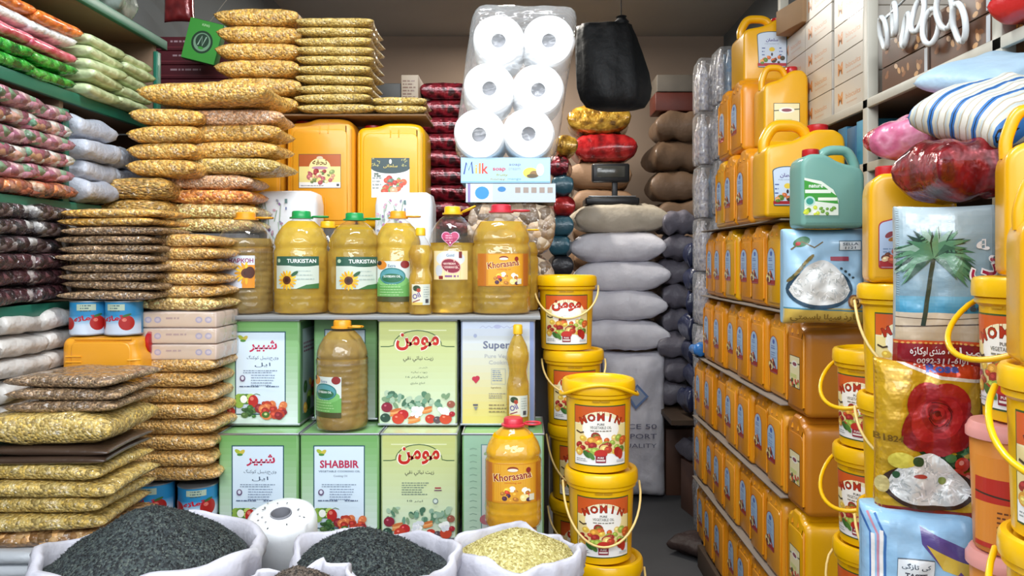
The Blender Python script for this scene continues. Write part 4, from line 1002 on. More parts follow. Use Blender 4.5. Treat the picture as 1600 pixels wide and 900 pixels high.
# left of centre: front column of snack bags
S1 = 'the tall snack pile beside the tins'
G1 = 'clear bags of golden snacks in the tall pile beside the tins'
D = 2.15
for i, (p0, p1) in enumerate(((200, 258), (268, 330))):
    pass
TOM_B = plastic('tomato_can_blue', '2d8cc0', rough=.35, var=.04, coat=.3)
def tomato_can(label, pxc, wpx, yt, z0, D, flip=0, rz=0):
    r = wpx/2*D/F; h = WZ(yt, D)-z0
    t = empty('tomato_can', label, 'can', (WX(pxc, D), D+r, z0), (0, 0, rz), 'blue tomato paste cans')
    ob('body', lathe([(r, .002), (r, h-.002)], 40), TOM_B, t)
    for z in (0, h-.005): ob('rim', lathe([(r, z), (r+.0018, z+.001), (r+.0018, z+.004), (r-.002, z+.005)], 40), METAL, t)
    a = Art(); a.rect(-r*1.5, .004, r*1.5, h*.42, 'cfdcec'); a.grad(-r*1.5, h*.3, r*1.5, h*.55, (207, 220, 236), (70, 150, 200), 6)
    a.rect(-r*.5, h*.72, r*.5, h*.9, 'b8c8b0'); a.small(-r*.3, h*.84, r*.3, 3, .007, .003, '4a6a70', 3)
    a.ell(r*.6, h*.36, r*.42, r*.42, 'b02420', 22); a.ell(r*.48, h*.45, r*.12, r*.1, 'e07a68'); a.ell(r*.6, h*.58, r*.25, r*.07, '3a6a38', 10, .3); a.ell(-r*1.05, h*.34, r*.4, r*.36, 'b02420', 22)
    a.text(ar('تماته'), -r*.1, h*.42, h*.16, 'c01c30', w=r*1.1, bold=.04, rot=.15)
    ob('label', a.build(cylmap(r), .008, yonly=True), None, t, label='printed tomato picture')
tomato_can('blue tomato paste can under the tall snack pile, beside the front pile', 229, 58, 758, .762, 2.17)
tomato_can('blue tomato paste can under the tall snack pile, beside the lower green tin', 297, 60, 762, .762, 2.17, rz=.3)
stack('snack_bag', 'snack bag', 'clear bag of orange lentil snack', 'the eight over the blue cans', 166, 338, 560, 767, 8, D, .2, [CH_O, CH_O], 1, group='orange lentil snack bags over the blue cans', z0=.868)
for i in range(3):
    W = WX(337, D)-WX(213, D); z = WZ(563, D)+i*.0455
    a = Art(); a.rect(-W/2+.004, .004, W/2-.004, .040, 'd8b898'); 
    for x in (-W*.36, -W*.24, W*.28, W*.4): a.ell(x, .022, .010, .009, 'a89ab0', 12); a.ell(x, .022, .006, .005, 'c8b4b8', 10)
    a.small(-.03, .024, .03, 1, .006, .005, 'b08a80', i)
    box_thing('pink_carton', 'long pinkish film-wrapped carton with violet roundels, %s of three' % ['lowest', 'middle', 'topmost'][i], 'carton', ((WX(213, D)+WX(337, D))/2, D+.085, z), W, .16, .0435, 'd9bca8', a, film=True, group='pinkish cartons between the snack bags')
stack('snack_bag', 'snack bag', 'bag of pale yellow lentil snack', 'the six over the pinkish cartons', 205, 341, 367, 487, 6, D, .16, [CH_L, CH_O], 2, group='yellow lentil snack bags over the cartons', z0=WZ(563, D)+.1365)
zz = WZ(366, D)
stack('snack_bag', 'snack bag', ['bag of coarse yellow snack', 'clear bag of yellow snack', 'clear bag of bright orange crisps', 'clear bag of pinkish mixed snack'], 'the four behind the sunflower bottle', 250, 398, 273, 363, 4, 2.47, .16, [CH_L, CH_L, CH_R, CH_P], 3, group='snack bags left of the first bottle', z0=1.584)
DD = 2.2
stack('snack_bag', 'snack bag', 'puffy bag of golden snack', 'the four reaching towards the orange jerrycan', 262, 440, 170, 272, 4, 2.46, .17, [CH_Y, CH_G, CH_G, CH_P], 4, rot=.06, group='golden snack bags, right-hand pile', z0=WZ(273, 2.47)+.001)
stack('snack_bag', 'snack bag', 'pointed bag of golden snack', 'the four nearer the green shelf', 198, 312, 168, 277, 4, 2.40, .22, CH_G, 5, rot=.05, group='golden snack bags, left-hand pile', z0=1.757)
stack('snack_bag', 'snack bag', 'large puffy bag of yellow crisps', 'lying across the tops of the two golden piles', 208, 418, 128, 172, 1, 2.39, .26, CH_G, 6, z0=WZ(170, 2.47)+.002, thick=1.2)
stack('snack_bag', 'snack bag', 'brown-gold bag of small crisps', 'the set-back pile by the green shelf', 152, 262, 278, 400, 5, 2.38, .22, CH_D, 7, z0=1.408, group='brown-gold crisp bags set back by the shelf')

# back row tall piles on the cans
ZC = WZ(184, 2.83)
top('pile_board', box(WX(330, 2.83), WX(666, 2.83), 2.82, 3.06, ZC+.006, ZC+.012), cardb, 'thin cardboard sheet lying on the big jerrycans under the bag piles', 'cardboard sheet')
stack('snack_bag', 'snack bag', 'large bag of golden chickpeas', 'the tall back pile under the ceiling', 332, 466, 9, 186, 6, 2.78, .27, CH_G, 8, group='large golden chickpea snack bags in the tall back pile', z0=ZC+.012, rot=.05, e=.4)
stack('snack_bag', 'snack bag', 'flat bag of yellow-green snack', 'the ten-high pile over the orange jerrycan', 460, 583, 26, 184, 10, 2.78, .25, CH_Y, 9, group='flat yellow-green snack bags in the ten-high pile', z0=ZC+.012)
stack('snack_bag', 'snack bag', 'flat bag of yellow-green snack', 'the two over the bright yellow jerrycan', 578, 664, 150, 186, 2, 2.79, .22, CH_Y, 10, group='flat yellow-green bags over the bright yellow jerrycan', z0=ZC+.012)

# ---------------------------------------------------------------- left: pile by the shelf
D = 2.08
jl = jerry_front('yellow jerrycan lying on its side under two blue cans', (WX(152, D), D+.09, 1.163), .125, .215, .17, JOR2, None, 0)
jl.rotation_euler = (0, math.radians(90), 0); jl.location = (WX(92, D), D+.09, 1.163+.063)
for i, (pc, lab) in enumerate(((124, 'blue tomato paste can on the lying jerrycan, against the shelf end'), (180, 'blue tomato paste can on the lying jerrycan, beside the pinkish cartons'))):
    tomato_can(lab, pc, 55, 470, 1.2915, D+.01, rz=.0 if i else .35)
stack('snack_bag', 'snack bag', ['thin bag of brown seeds']*8+['thin bag of golden seeds']*2, 'the ten-high pile over the blue cans', 88, 246, 325, 468, 10, D-.01, .22, [CH_B]*8+[CH_G]*2, 11, group='brown seed snack bags over the blue cans', z0=1.388, rot=.05, jit=.01)

# front-left pile
D = 1.75
wp = plastic('white_paper_packs', 'c8ccd0', rough=.4, var=.06, bump=.4, coat=.4)
stack('flour_pack', 'pack', 'white wrapped pack', 'the two under the bag of peanuts', -60, 84, 864, 908, 2, D, .2, wp, 12, z0=.762, group='white packs at the foot of the front left pile')
top('brown_box', box(WX(88, D), WX(150, D), D+.01, D+.2, .76, WZ(864, D), .004), cardb, 'brown box beside the white packs under the peanut bag', 'box')
stack('snack_bag', 'snack bag', ['clear bag of peanuts']+['clear bag of yellow-green crisps']*4, 'the pile behind the big tea sack', -60, 168, 730, 862, 5, D, .24, [CH_N, CH_Y, CH_Y, CH_Y, CH_Y], 13, rot=.05, jit=.012, group='yellow-green snack bags in the front left pile', z0=WZ(863, D))
stack('snack_bag', 'snack bag', 'dark brown thin bag', 'the two folded between the yellow bags', -50, 165, 702, 731, 2, D, .23, plastic('dark_brown_bags', '4a382c', rough=.3, var=.3, bump=.4, coat=.6), 14, z0=WZ(731, D), group='thin dark brown bags at the front left')
stack('snack_bag', 'snack bag', 'big clear bag of yellow-green crisp snack', 'lying on the two dark brown bags', -50, 170, 655, 703, 1, D, .26, CH_Y, 15, z0=WZ(703, D), thick=1.15)
stack('snack_bag', 'snack bag', 'bag of brown seed snack', 'the three before the lying jerrycan', 4, 180, 590, 652, 3, D+.03, .24, CH_B, 16, z0=WZ(654, D), rot=.06, group='brown seed snack bags at the front left')

# ---------------------------------------------------------------- left shelves
def shelf_bags(desc, where, z0, h, n, ys, mat, x=-1.30, dep=.22, length=.2, seed=0, cat='snack bag', name='snack_bag', group=None, names=None, over=.02, thick=1.22, **k):
    k.setdefault('e', .3); k.setdefault('pinch', .03); k.setdefault('amp', .25)
    rnd = random.Random(seed); mats = mat if isinstance(mat, list) else [mat]*n
    out = []
    for c, y in enumerate(ys):
        me = {}
        for i in range(n):
            m = mats[i]
            kk = (m.name, rnd.randrange(2))
            if kk not in me: q = bagmesh(dep, length, h*thick, seed*9+c*3+len(me), 18, 16, **k); q.materials.append(m); me[kk] = q
            d_ = desc[i] if isinstance(desc, list) else desc
            pos = ('front' if c == 0 else 'back') if len(ys) == 2 else ['front', 'middle', 'back'][c] if len(ys) > 1 else 'only'
            o = top(name, me[kk], m, '%s, %s in %s column %s' % (d_, ordn(n-1-i, n), pos, where) if len(ys) > 1 else '%s, %s %s' % (d_, ordn(n-1-i, n), where), cat,
                    (x-dep/2+over+rnd.uniform(-.012, .012), y+rnd.uniform(-.01, .01), z0+h*i), (rnd.uniform(-.03, .03), rnd.uniform(-.03, .05), rnd.uniform(-.08, .08)), group)
            out.append(o)
    return out
gf = foil('green_foil_candy', ['0e5a1c', '2a9a34', '4cc048', '9ad8a0'], 30); pf = foil('pink_candy_bags', ['8a2438', 'c84860', 'd8788a', 'b03048'], 22, .6, .1)
wf = foil('white_candy_bags', ['a0a4a8', 'd8dcdc', 'f0f0ee', 'b8bcc0'], 24, .7, .0); of = foil('orange_candy_bags', ['a84418', 'dd6c24', 'f08a3c', 'c05a1c'], 26, .8, .1)
lf = foil('pale_green_pouches', ['98a878', 'b4c494', 'c8d4a8', 'a4b484'], 20, .4, .0, .4)
shelf_bags(['bag of shiny green candy']*2+['bag of pink candy', 'bag of white candy', 'bag of orange candy'], 'on the upper green shelf', 1.978, .037, 5, [1.70, 1.9, 2.1], [gf, gf, pf, wf, of], dep=.26, length=.2, seed=21, group='coloured candy bags on the upper green shelf', over=.03)
shelf_bags('pale green soft pouch', 'on the upper green shelf', 1.978, .036, 5, [2.31, 2.5], lf, dep=.26, length=.19, seed=22, cat='pouch', name='green_pouch', group='pale green pouches on the upper green shelf', over=.045)
mixc = grain('mixed_candy', ['b06a78', 'c8b8a8', '8a4a5a', '5a8a6a', 'd0a090', 'a87858', 'c8c8c0', '6a4a4a', 'b8906a'], 45, bump=.9, wr=1.0)
mixp = grain('pink_mixed_candy', ['b87a8a', 'c8a0a0', '7a9a7a', 'd0c0b0', '9a5a70', 'c88aa0'], 45, bump=.9, wr=1.0)
mixr = grain('brown_orange_candy', ['b05a38', 'c87a4a', '8a4430', 'c8a080', 'a06a4a', '6a3a30'], 50, bump=.9, wr=1.0)
shelf_bags('bag of mixed wrapped sweets', 'on the middle green shelf', 1.662, .043, 6, [1.73, 1.93, 2.07], [mixr, mixp, mixc, mixp, mixc, mixp], dep=.26, length=.19, seed=23, group='mixed sweets on the middle green shelf', over=.03)
dk = grain('dark_wrapped_candy', ['2c2022', '4a3034', 'b8b4b0', '1e1a1c', '6a5a58', '3a282a', '8a8684'], 42, bump=1.0, wr=1.1)
dk2 = grain('maroon_wrapped_candy', ['3a1c22', '4a2228', '6a4044', '2a181a', 'a09490', '2e1e20'], 42, bump=1.0, wr=1.1)
shelf_bags('bag of dark wrapped candy', 'on the lower green shelf', 1.38, .044, 6, [1.74, 1.93, 2.09], [dk2, dk2, dk2, dk, dk, dk], dep=.26, length=.19, seed=24, group='dark candy on the lower green shelf', over=.03)
wsh = woven('white_bag_cloth', 'cfcac4', 'b4aea8', 200, .4, .9)
wsb = woven('bluish_white_bags', 'b8bcc6', '9ca2b0', 200, .4, .9)
shelf_bags('soft white plastic bag', 'under the lower green shelf', 1.082, .055, 5, [1.76, 1.97, 2.15], wsh, dep=.26, length=.2, seed=25, cat='bag', name='white_bag', group='white bags under the lower green shelf', over=.03, amp=.35)
shelf_bags('round bluish-white bag', 'beside the divider on the middle green shelf', 1.662, .062, 4, [2.3], wsb, dep=.2, length=.2, seed=26, cat='bag', name='white_bag', group='bluish-white bags right of the shelf divider', over=.04, thick=1.25, amp=.4)
shelf_bags('soft bluish-white plastic bag', 'in the far corner of the middle green shelf', 1.662, .062, 3, [2.5], wsb, dep=.2, length=.18, seed=27, cat='bag', name='white_bag', group='bluish-white bags at the far end of the shelf', over=.02, thick=1.25, amp=.4)
for k, (y, c, nm) in enumerate([(2.35, '3a9a30', 'bright green'), (2.56, '6a7a70', 'greyish')]):
    me = bagmesh(.2, .17, .16, 50+k, e=.5, amp=.2); top('display_pack', me, foil('foil_'+c, [c, 'b8d8a8' if k == 0 else 'a0a8a4', c], 14, .5, .1), '%s shiny pack on the topmost green shelf near the ceiling' % nm, 'pack', (-1.42, y, 2.287), (0, 0, .2))
# boxes behind the left shelves
for i in range(5):
    box_thing('dark_red_carton', 'dark red carton with pale writing, %s in the pile beyond the green shelf' % ordn(4-i, 5), 'carton', (-1.46+.01*(i % 2), 3.5, 2.17+i*.062), .34, .25, .06, '5a1c26', Art().rect(-.16, .012, .16, .016, '7a3038').small(-.1, .035, .1, 1, .01, .008, 'b09098', i), group='dark red cartons beyond the left shelf')
top('red_pack', bagmesh(.13, .19, .06, 61, e=.5), foil('dark_red_pack', ['5a1418', '8a2a2a', '6a1a1e'], 12, .4, .2), 'dark red standing pack with a round food picture beside the green pack', 'pack', (-1.5, 3.36, 2.62), (math.radians(90), 0, 0))
t = empty('green_pack', 'green square pack with dark round seal hung beside the tall back pile', 'pack', (WX(316, 3.2), 3.2, WZ(64, 3.2)), (0, math.radians(14), 0))
a = Art(); a.rect(-.07, -.085, .07, .085, '3f9a38'); a.ell(0, -.005, .045, .048, '1c3a24', 28); a.ell(0, -.005, .036, .039, '7aa080', 24); a.ell(0, .0, .028, .03, '23402c', 20); a.line([(-.015, -.02), (-.005, .02), (.004, -.02), (.014, .02)], .005, 'a8c8b0'); a.ell(.0, -.03, .012, .006, '3f9a38'); a.text('KING', 0, .062, .01, 'b8e0a8', bold=.02)
ob('box', box(-.072, .072, .001, .045, -.087, .087, .004), plastic('green_box', '1e6428', rough=.4), t); ob('front_print', a.build(flatmap(0)), None, t)
ob('hanging_string', tube([(0, .02, .085), (.05, .02, .2), (.09, .02, .36)], .0015, 5), plastic('string', '8a8478', rough=.8), t)
top('string_beam', box(-1.74, -.9, 3.2, 3.24, 2.81, 2.84), wood, 'thin dark batten near the ceiling over the green pack', 'batten')
box_thing('dark_carton', 'dark grey carton beside the ten-high bag pile', 'carton', (WX(606, 3.4), 3.45, 2.17), .13, .18, .1, '4a4a48')
box_thing('printed_carton', 'pale brown carton with writing leaning above the two flat yellow bags', 'carton', (WX(638, 3.3), 3.43, 2.172), .075, .18, .13, 'b8a894', Art().small(-.03, .1, .03, 7, .014, .006, '7a5a48', 3))

# ---------------------------------------------------------------- centre back
RF = foil('red_shiny_packs', ['2a0a10', '6a1420', '9a2030', '3a0c14'], 20, .8, .25, .28, (1, 1, 1))
stack('red_pack', 'pack', 'dark red shiny pack', 'the pile beside the tissue rolls', 655, 738, 128, 370, 9, 3.4, .24, RF, 31, group='dark red shiny packs left of the tissue rolls', z0=1.602, e=.35)

# big pack of tissue rolls
D = 2.62
R_ = 41*D/F
tp = empty('tissue_roll_pack', 'tall clear pack of six large white paper rolls in the centre', 'tissue roll pack', (WX(795, D), D+.12, WZ(249, D)))
pap = plastic('tissue_paper', 'eef0f2', rough=.85, var=.02, bump=.12, scale=20)
core = plastic('roll_core', '8a8a90', rough=.8, var=.2)
rollm = lathe([(.024, -.115), (R_*.90, -.115), (R_*.975, -.108), (R_, -.09), (R_, .09), (R_*.96, .11), (.024, .115)], 48, cap=False, amp=.004, seed=3)
corem = lathe([(.0245, .11), (.0245, -.105), (.022, -.100), (.001, -.09)], 24, cap=False)
for m_ in (rollm, corem): xf(m_, rot=(math.radians(90), 0, 0))
# after rotation -z faces +y, so flip to bring the open core forward
for m_ in (rollm, corem): xf(m_, rot=(0, 0, math.pi))
cents = [(750, 209), (826, 208), (762, 137), (841, 139), (779, 62), (858, 62)]
for (cx_, cy_) in cents:
    r_ = ob('paper_roll', rollm, pap, tp, (WX(cx_, D)-tp.location.x, 0, WZ(cy_, D)-tp.location.z)); r_.rotation_euler = (0, 0, random.Random(cx_).uniform(-.06, .06))
    ob('core', corem, core, r_, (0, 0, 0))
film = softbox(1, 1, 1, .12, 4, .012, 14)
H_ = WZ(8, D)-WZ(250, D)
for v in film.vertices:
    z = v.co.z; x = v.co.x; px = 707+30*z+(.5+x)*(162+6*z); v.co = Vector((WX(px, D)-tp.location.x, v.co.y*.30+.008+.02*math.sin(z*20)*(v.co.y > 0), z*H_))
ob('film', film, FILM, tp)
a = Art(); W = WX(860, D)-WX(720, D); H_ = WZ(245, D)-WZ(286, D)-.002
a.rect(-W/2, 0, W/2, H_, 'a8d2ea'); a.rect(-W/2, 0, W/2, .006, '7ab0d4'); a.frame(-W/2, 0, W/2, H_, .0015, '8aa8c0')
a.line([(-.142, .030), (-.134, .070), (-.126, .044), (-.116, .072), (-.112, .032)], .005, '3a4a9a')
for ch, x, c, w in ( ('i', -.1, 'e0b030', .006), ('l', -.088, 'e0802a', .006), ('k', -.070, 'd0402a', .022)): a.text(ch, x, .032, .036 if ch in 'Mlk' else .03, c, w=w, bold=.005 if ch == 'M' else .02)
a.text('soap', -.022, .038, .014, 'c04a5a', w=.044, bold=.03); a.text('soap', .032, .056, .01, '7a7aa0', w=.04, bold=.01); a.text('cream', .03, .044, .008, '9a9ab0', w=.04); a.text('fruity', -.012, .022, .010, 'a8a83a', w=.04, bold=.02); a.text('honey', -.026, .008, .009, 'b09a50', w=.05, bold=.01); a.text('mango', .03, .008, .008, '7aa0b0', w=.045)
a.ell(.085, .035, .026, .018, 'e0cc50'); a.ell(.098, .03, .016, .012, '8a6a3a'); a.ell(.118, .045, .014, .022, 'c8d8d8'); a.ell(.116, .05, .009, .014, 'f0f4f4'); a.ell(.09, .024, .018, .007, '5a4a2a')
zb = WZ(286, D)
box_thing('soap_carton', 'light blue printed carton directly under the pack of tissue rolls', 'carton', (WX(790, D), D+.10, zb), W, .2, H_, '9cc4dc', a)
W2 = WX(868, D)-WX(728, D); zb2 = WZ(316, D); H2 = zb-zb2-.002
a = Art(); a.rect(-W2/2, 0, W2/2, H2, 'b8c4d0'); a.rect(-W2/2, 0, -W2*.2, H2, 'c8dcec'); a.ell(-W2*.32, H2*.5, .024, .022, '2f8cc8'); a.rect(-W2*.48, .0, -W2*.45, H2, '8a7ab0')
for i in range(5): a.rect(W2*(.05+.09*i), H2*.5, W2*(.05+.09*i)+.018, H2*.8, '9a8a80')
a.ell(-W2*.1, H2*.7, .014, .009, '2f7cb8')
box_thing('blue_white_carton', 'blue and white printed carton second under the tissue rolls', 'carton', (WX(798, D), D+.10, zb2), W2, .2, H2, 'aab4bc', a)
BN = grain('ginger_pieces', ['8a7460', 'a08a72', '75604c', 'b8a68e', '94806a'], 38, bump=1.0, wr=1.0)
hh = (zb2-1.32)/2
for i in range(2):
    top('root_bag', bagmesh(WX(868, D)-WX(728, D), .2, hh*1.1, 70+i, e=.3, amp=.2), BN, '%s clear bag of pale brown dried pieces under the printed cartons' % ('lower' if i == 0 else 'upper'), 'bag', (WX(799, D), D+.1, 1.32+hh*i))

# dark bag hanging in the middle back
bk = plastic('black_bag', '06090d', rough=.6, var=.2, bump=.9, coat=0, scale=4)
D = 4.2; z0, z1 = WZ(172, D), WZ(38, D)
t = empty('black_carrier_bag', 'large black plastic bag hanging in the middle of the back', 'bag', (WX(962, D), D, z0))
vs = []; fs = []; seg = 36
pr = [(.10, 0), (.155, .015), (.185, .06), (.195, .12), (.185, .2), (.165, .3), (.145, .38), (.125, .43), (.118, .455), (.09, .462)]
for r_, z in pr:
    for i in range(seg):
        a_ = 2*math.pi*i/seg; n_ = noise.noise(Vector((math.cos(a_)*2.2, math.sin(a_)*2.2, z*3)))*.03
        vs.append(((r_+n_)*math.cos(a_)-.10*(z/.46)**2*(1 if math.cos(a_) < 0 else -.1)*abs(math.cos(a_))*.6-.03*z/.46, (r_+n_)*.55*math.sin(a_), z*(z1-z0)/.462))
for j in range(len(pr)-1):
    for i in range(seg): p_ = j*seg+i; q_ = j*seg+(i+1) % seg; fs.append((p_, q_, q_+seg, p_+seg))
fs.append(tuple(range(seg-1, -1, -1))); fs.append(tuple((len(pr)-1)*seg+i for i in range(seg)))
ob('bag_body', mk(vs, fs, angle=180), bk, t)
ob('knot', lathe([(.03, 0), (.04, .02), (.022, .04), (.03, .05)], 16, amp=.01), bk, t, (.03, 0, z1-z0-.01))
ob('hanging_cord', tube([(.03, 0, z1-z0+.03), (.03, 0, 3.3-z0)], .003, 6), plastic('dark_cord', '2a2624', rough=.8), t)

# sacks at the back
SW = woven('white_poly_sack', 'e8e6ec', 'd0ced6', 240, .5, .5)
SWW = woven('cream_poly_sack', 'c8bca8', 'b0a490', 240, .5, .5)
BR = plastic('brown_bale', '6e5642', rough=.5, var=.35, bump=.8, scale=4, coat=.1); BR2 = plastic('grey_brown_bale', '574e4c', rough=.5, var=.3, bump=.8, scale=4, coat=.1)
stack('white_sack', 'sack', 'full white woven sack lying flat', 'the pile ending the aisle', 893, 1048, 319, 551, 5, 4.75, .42, [SW, SW, SW, SW, SWW], 41, rot=.05, jit=.02, group='white sacks piled at the back of the aisle', e=.44, amp=.14, pinch=.10, p=3.0, pv=4, thick=1.12)
def standing(name, label, cat, px0, px1, yt, D, dep, mat, seed, z0=0.0, group=None, e=.35):
    x0, x1 = WX(px0, D), WX(px1, D); h = WZ(yt, D)-z0
    me = bagmesh(x1-x0, h, dep, seed, 22, 30, e=e, amp=.2, pinch=.04)
    xf(me, (0, 0, -dep/2)); xf(me, rot=(math.radians(90), 0, 0)); xf(me, (0, 0, h/2))
    return top(name, me, mat, label, cat, ((x0+x1)/2, D+dep/2, z0), group=group)
us = standing('upright_sack', 'upright white woven sack with blue patch under the pile of white sacks', 'sack', 944, 1046, 551, 4.72, .36, SW, 42)
a = Art(); a.poly([(-.06, 0), (0, .075), (.07, 0), (-.01, -.08)], '6a88b8'); a.poly([(-.045, 0), (0, .058), (.052, 0), (-.008, -.06)], 'a8b4c8')
ob('cloth_patch', a.build(flatmap(-.20), .02), None, us, (.0, 0, .66), label='blue diamond patch')
for k in range(3): ob('lettering', Art().text(['RICE 50', 'EXPORT', 'QUALITY'][k], .0, -.2-.06*k, .03, '6a6c84', w=.24).build(flatmap(-.195)), None, us, (0, 0, .66), label='faded grey lettering')
standing('upright_sack', 'upright white sack partly hidden behind the yellow bucket columns', 'sack', 900, 943, 553, 4.76, .34, SW, 43)
# weighing scale on the sacks
D = 4.9; zt = WZ(322, D)+.0
t = empty('weighing_scale', 'dark counter scale with display head standing on the white sacks', 'scale', (WX(955, D), D+.05, zt+.005))
dkp = plastic('dark_plastic', '1c1c1e', rough=.4, var=.1)
ob('platform', box(-.17, .17, -.13, .13, 0, .045, .01), dkp, t); ob('pan', box(-.15, .15, -.12, .12, .047, .056, .004), METAL, t)
ob('post', box(.01, .045, -.02, .02, .045, .15, .004), dkp, t)
h_ = ob('display_head', box(-.12, .12, -.04, .03, .15, .27, .012), dkp, t); ob('screen', box(-.09, .09, -.046, -.04, .18, .25, .002), plastic('scale_screen', '4a4a44', rough=.15), h_)
GF = foil('gold_pack', ['6a4a18', 'b88a2c', 'd8b04a'], 18, .7, .4); RR = foil('bright_red_pack', ['6a1014', 'a81c20', 'c83030'], 14, .6, .2)
BP = plastic('kraft_sack', '8a6a4e', rough=.6, var=.2, bump=.5, scale=5)
D = 5.35
stack('brown_sack', 'sack', ['brown paper sack']*11+['red shiny sack', 'golden shiny sack'], 'the pile behind the weighing scale', 893, 994, 165, 740, 13, D, .38, [BP]*11+[RR, GF], 44, z0=0.0, rot=.06, jit=.02, group='sacks in the pile behind the scale')
D = 5.3
stack('brown_sack', 'sack', 'dull brown bulging sack', 'the pile beside the wrapped packs', 1022, 1112, 172, 740, 12, D, .42, [BR2]*7+[BR]*5, 45, z0=0.0, rot=.08, jit=.03, amp=.3, group='brown sacks at the right of the back wall')
top('red_black_box', box(-.19, .19, -.12, .12, 0, .13, .006), plastic('maroon_card', '5a2418', rough=.5, var=.4, scale=8), 'reddish dark carton on top of the dull brown sacks', 'carton', (WX(1070, D), D+.2, WZ(172, D)+.01))
top('grey_carton', box(-.17, .17, -.12, .12, 0, .12, .006), plastic('pale_card', '6a6258', rough=.6, var=.3, scale=7), 'greyish carton topmost over the dull brown sacks', 'carton', (WX(1068, D), D+.2, WZ(172, D)+.145))
NV = plastic('navy_bags', '262c4a', rough=.35, var=.35, bump=.8, scale=6, coat=.3); GB = plastic('grey_bags', '68646e', rough=.45, var=.25, bump=.9, scale=6)
stack('grey_sack', 'sack', 'dark grey crumpled sack', 'the pile beside the white sacks', 1036, 1092, 330, 640, 8, 4.75, .35, GB, 46, rot=.12, jit=.03, amp=.4, group='grey crumpled sacks right of the white sacks', z0=WZ(640, 4.75))
stack('navy_bag', 'bag', 'dark blue crumpled bag', 'the pile against the wrapped packs', 1074, 1112, 380, 650, 7, 4.45, .2, NV, 47, rot=.15, jit=.02, amp=.4, group='dark blue bags against the wrapped packs', z0=WZ(650, 4.45))
TL = plastic('teal_bag', '2c5868', rough=.35, var=.3, bump=.6, coat=.3); BLK = plastic('charcoal_bag', '22242a', rough=.4, var=.3, bump=.6)
stack('small_pack', 'pack', ['charcoal pack']*5+['teal pack', 'teal pack', 'red-orange pack', 'blue pack', 'dark red pack', 'gold and red pack'], 'the narrow pile beside the white sacks', 862, 897, 212, 560, 11, 4.6, .3, [BLK]*5+[TL, TL, RR, TL, RF, GF], 48, rot=.1, jit=.01, group='small packs in the narrow pile by the white sacks', z0=WZ(560, 4.6))
standing('upright_sack', 'charcoal sack standing under the narrow pile of small packs', 'sack', 860, 896, 561, 4.6, .3, BLK, 49)
# litter at the aisle end
box_thing('brown_carton', 'worn brown carton on the floor at the end of the aisle', 'carton', (WX(1064, 4.9), 5.0, 0), .2, .25, .42, '5c3c2c')
box_thing('brown_carton', 'small torn carton on the floor beside the wrapped packs', 'carton', (WX(1092, 4.5), 4.55, 0), .12, .2, .3, '6a4a3c', rz=.2)
standing('upright_sack', 'dark grey sack standing behind the worn brown carton', 'sack', 1046, 1104, 642, 5.0, .28, BR2, 52) if False else None
for k, (px, D_, z, w, c) in enumerate([(1068, 4.8, .425, .2, GB), (1092, 4.42, .305, .13, GB)]):
    top('crumpled_bag', bagmesh(w, .2, .13, 80+k, amp=.5, e=.5), c, 'crumpled grey bag on the %s carton at the aisle end' % ('worn brown' if k == 0 else 'small torn'), 'bag', (WX(px, D_), D_+.15, z), (0, 0, .4))
me = bagmesh(.2, .25, .1, 90, amp=.5, e=.5); top('floor_scraps', me, plastic('dark_scrap', '3a2a26', rough=.6, var=.5, bump=.8), 'heap of dark crumpled wrapping on the floor by the jerrycan rows', 'wrapping', (WX(1090, 3.9), 3.9, 0), (0, 0, .8))
# supports under the low piles
box_thing('brown_carton', 'brown carton on the floor carrying the grey crumpled sacks', 'carton', (WX(1064, 4.75), 4.93, 0), .2, .1, WZ(640, 4.75)-.002, '4a3a30') if False else None
top('low_bench', box(WX(1034, 4.75), WX(1116, 4.45), 4.44, 5.12, WZ(640, 4.75)-.03, WZ(640, 4.75)-.002), wood, 'dark plank bench under the grey crumpled sacks', 'bench')
for q, (x, y) in enumerate([(WX(1036, 4.75), 5.09), (WX(1116, 4.45)-.03, 5.09)]):
    ob('leg', box(x, x+.03, y-.03, y, 0, WZ(640, 4.75)-.03), wood, bpy.data.objects['low_bench'])

# ---------------------------------------------------------------- yellow buckets in the centre
for i in range(6):
    z = H_B*(5-i); D = 2.53; px = [885, 896, 903, 905, 906, 906][i]
    bucket('yellow bucket, %s of the rear column beside the oil tins' % ordn(i, 6), (WX(px, D), D, z), rz=[.0, .05, .12, .1, 0, 0][i]-.05, lang='ar' if i in (0, 1, 3) else 'en', handle=[0, 0, 1, 0, 0, 0][i], group='yellow buckets in the rear column')
top('wooden_step', box(-.13, .13, -.13, .13, 0, .212, .005), wood, 'low wooden block on the floor under the front bucket column', 'block', (WX(948, 2.1), 2.1, 0))
for i in range(4):
    z = .212+H_B*(3-i); D = 2.1; px = [935, 939, 947, 950][i]
    bucket('yellow bucket with red English name, %s of the front column by the aisle' % ordn(i, 4), (WX(px, D), D, z), rz=-.02, handle=[2, 1, 0, 0][i], group='yellow buckets in the front column')

SWF = woven('rolled_white_sack', 'c8c6ce', 'b4b2bc', 240, .5, .5)
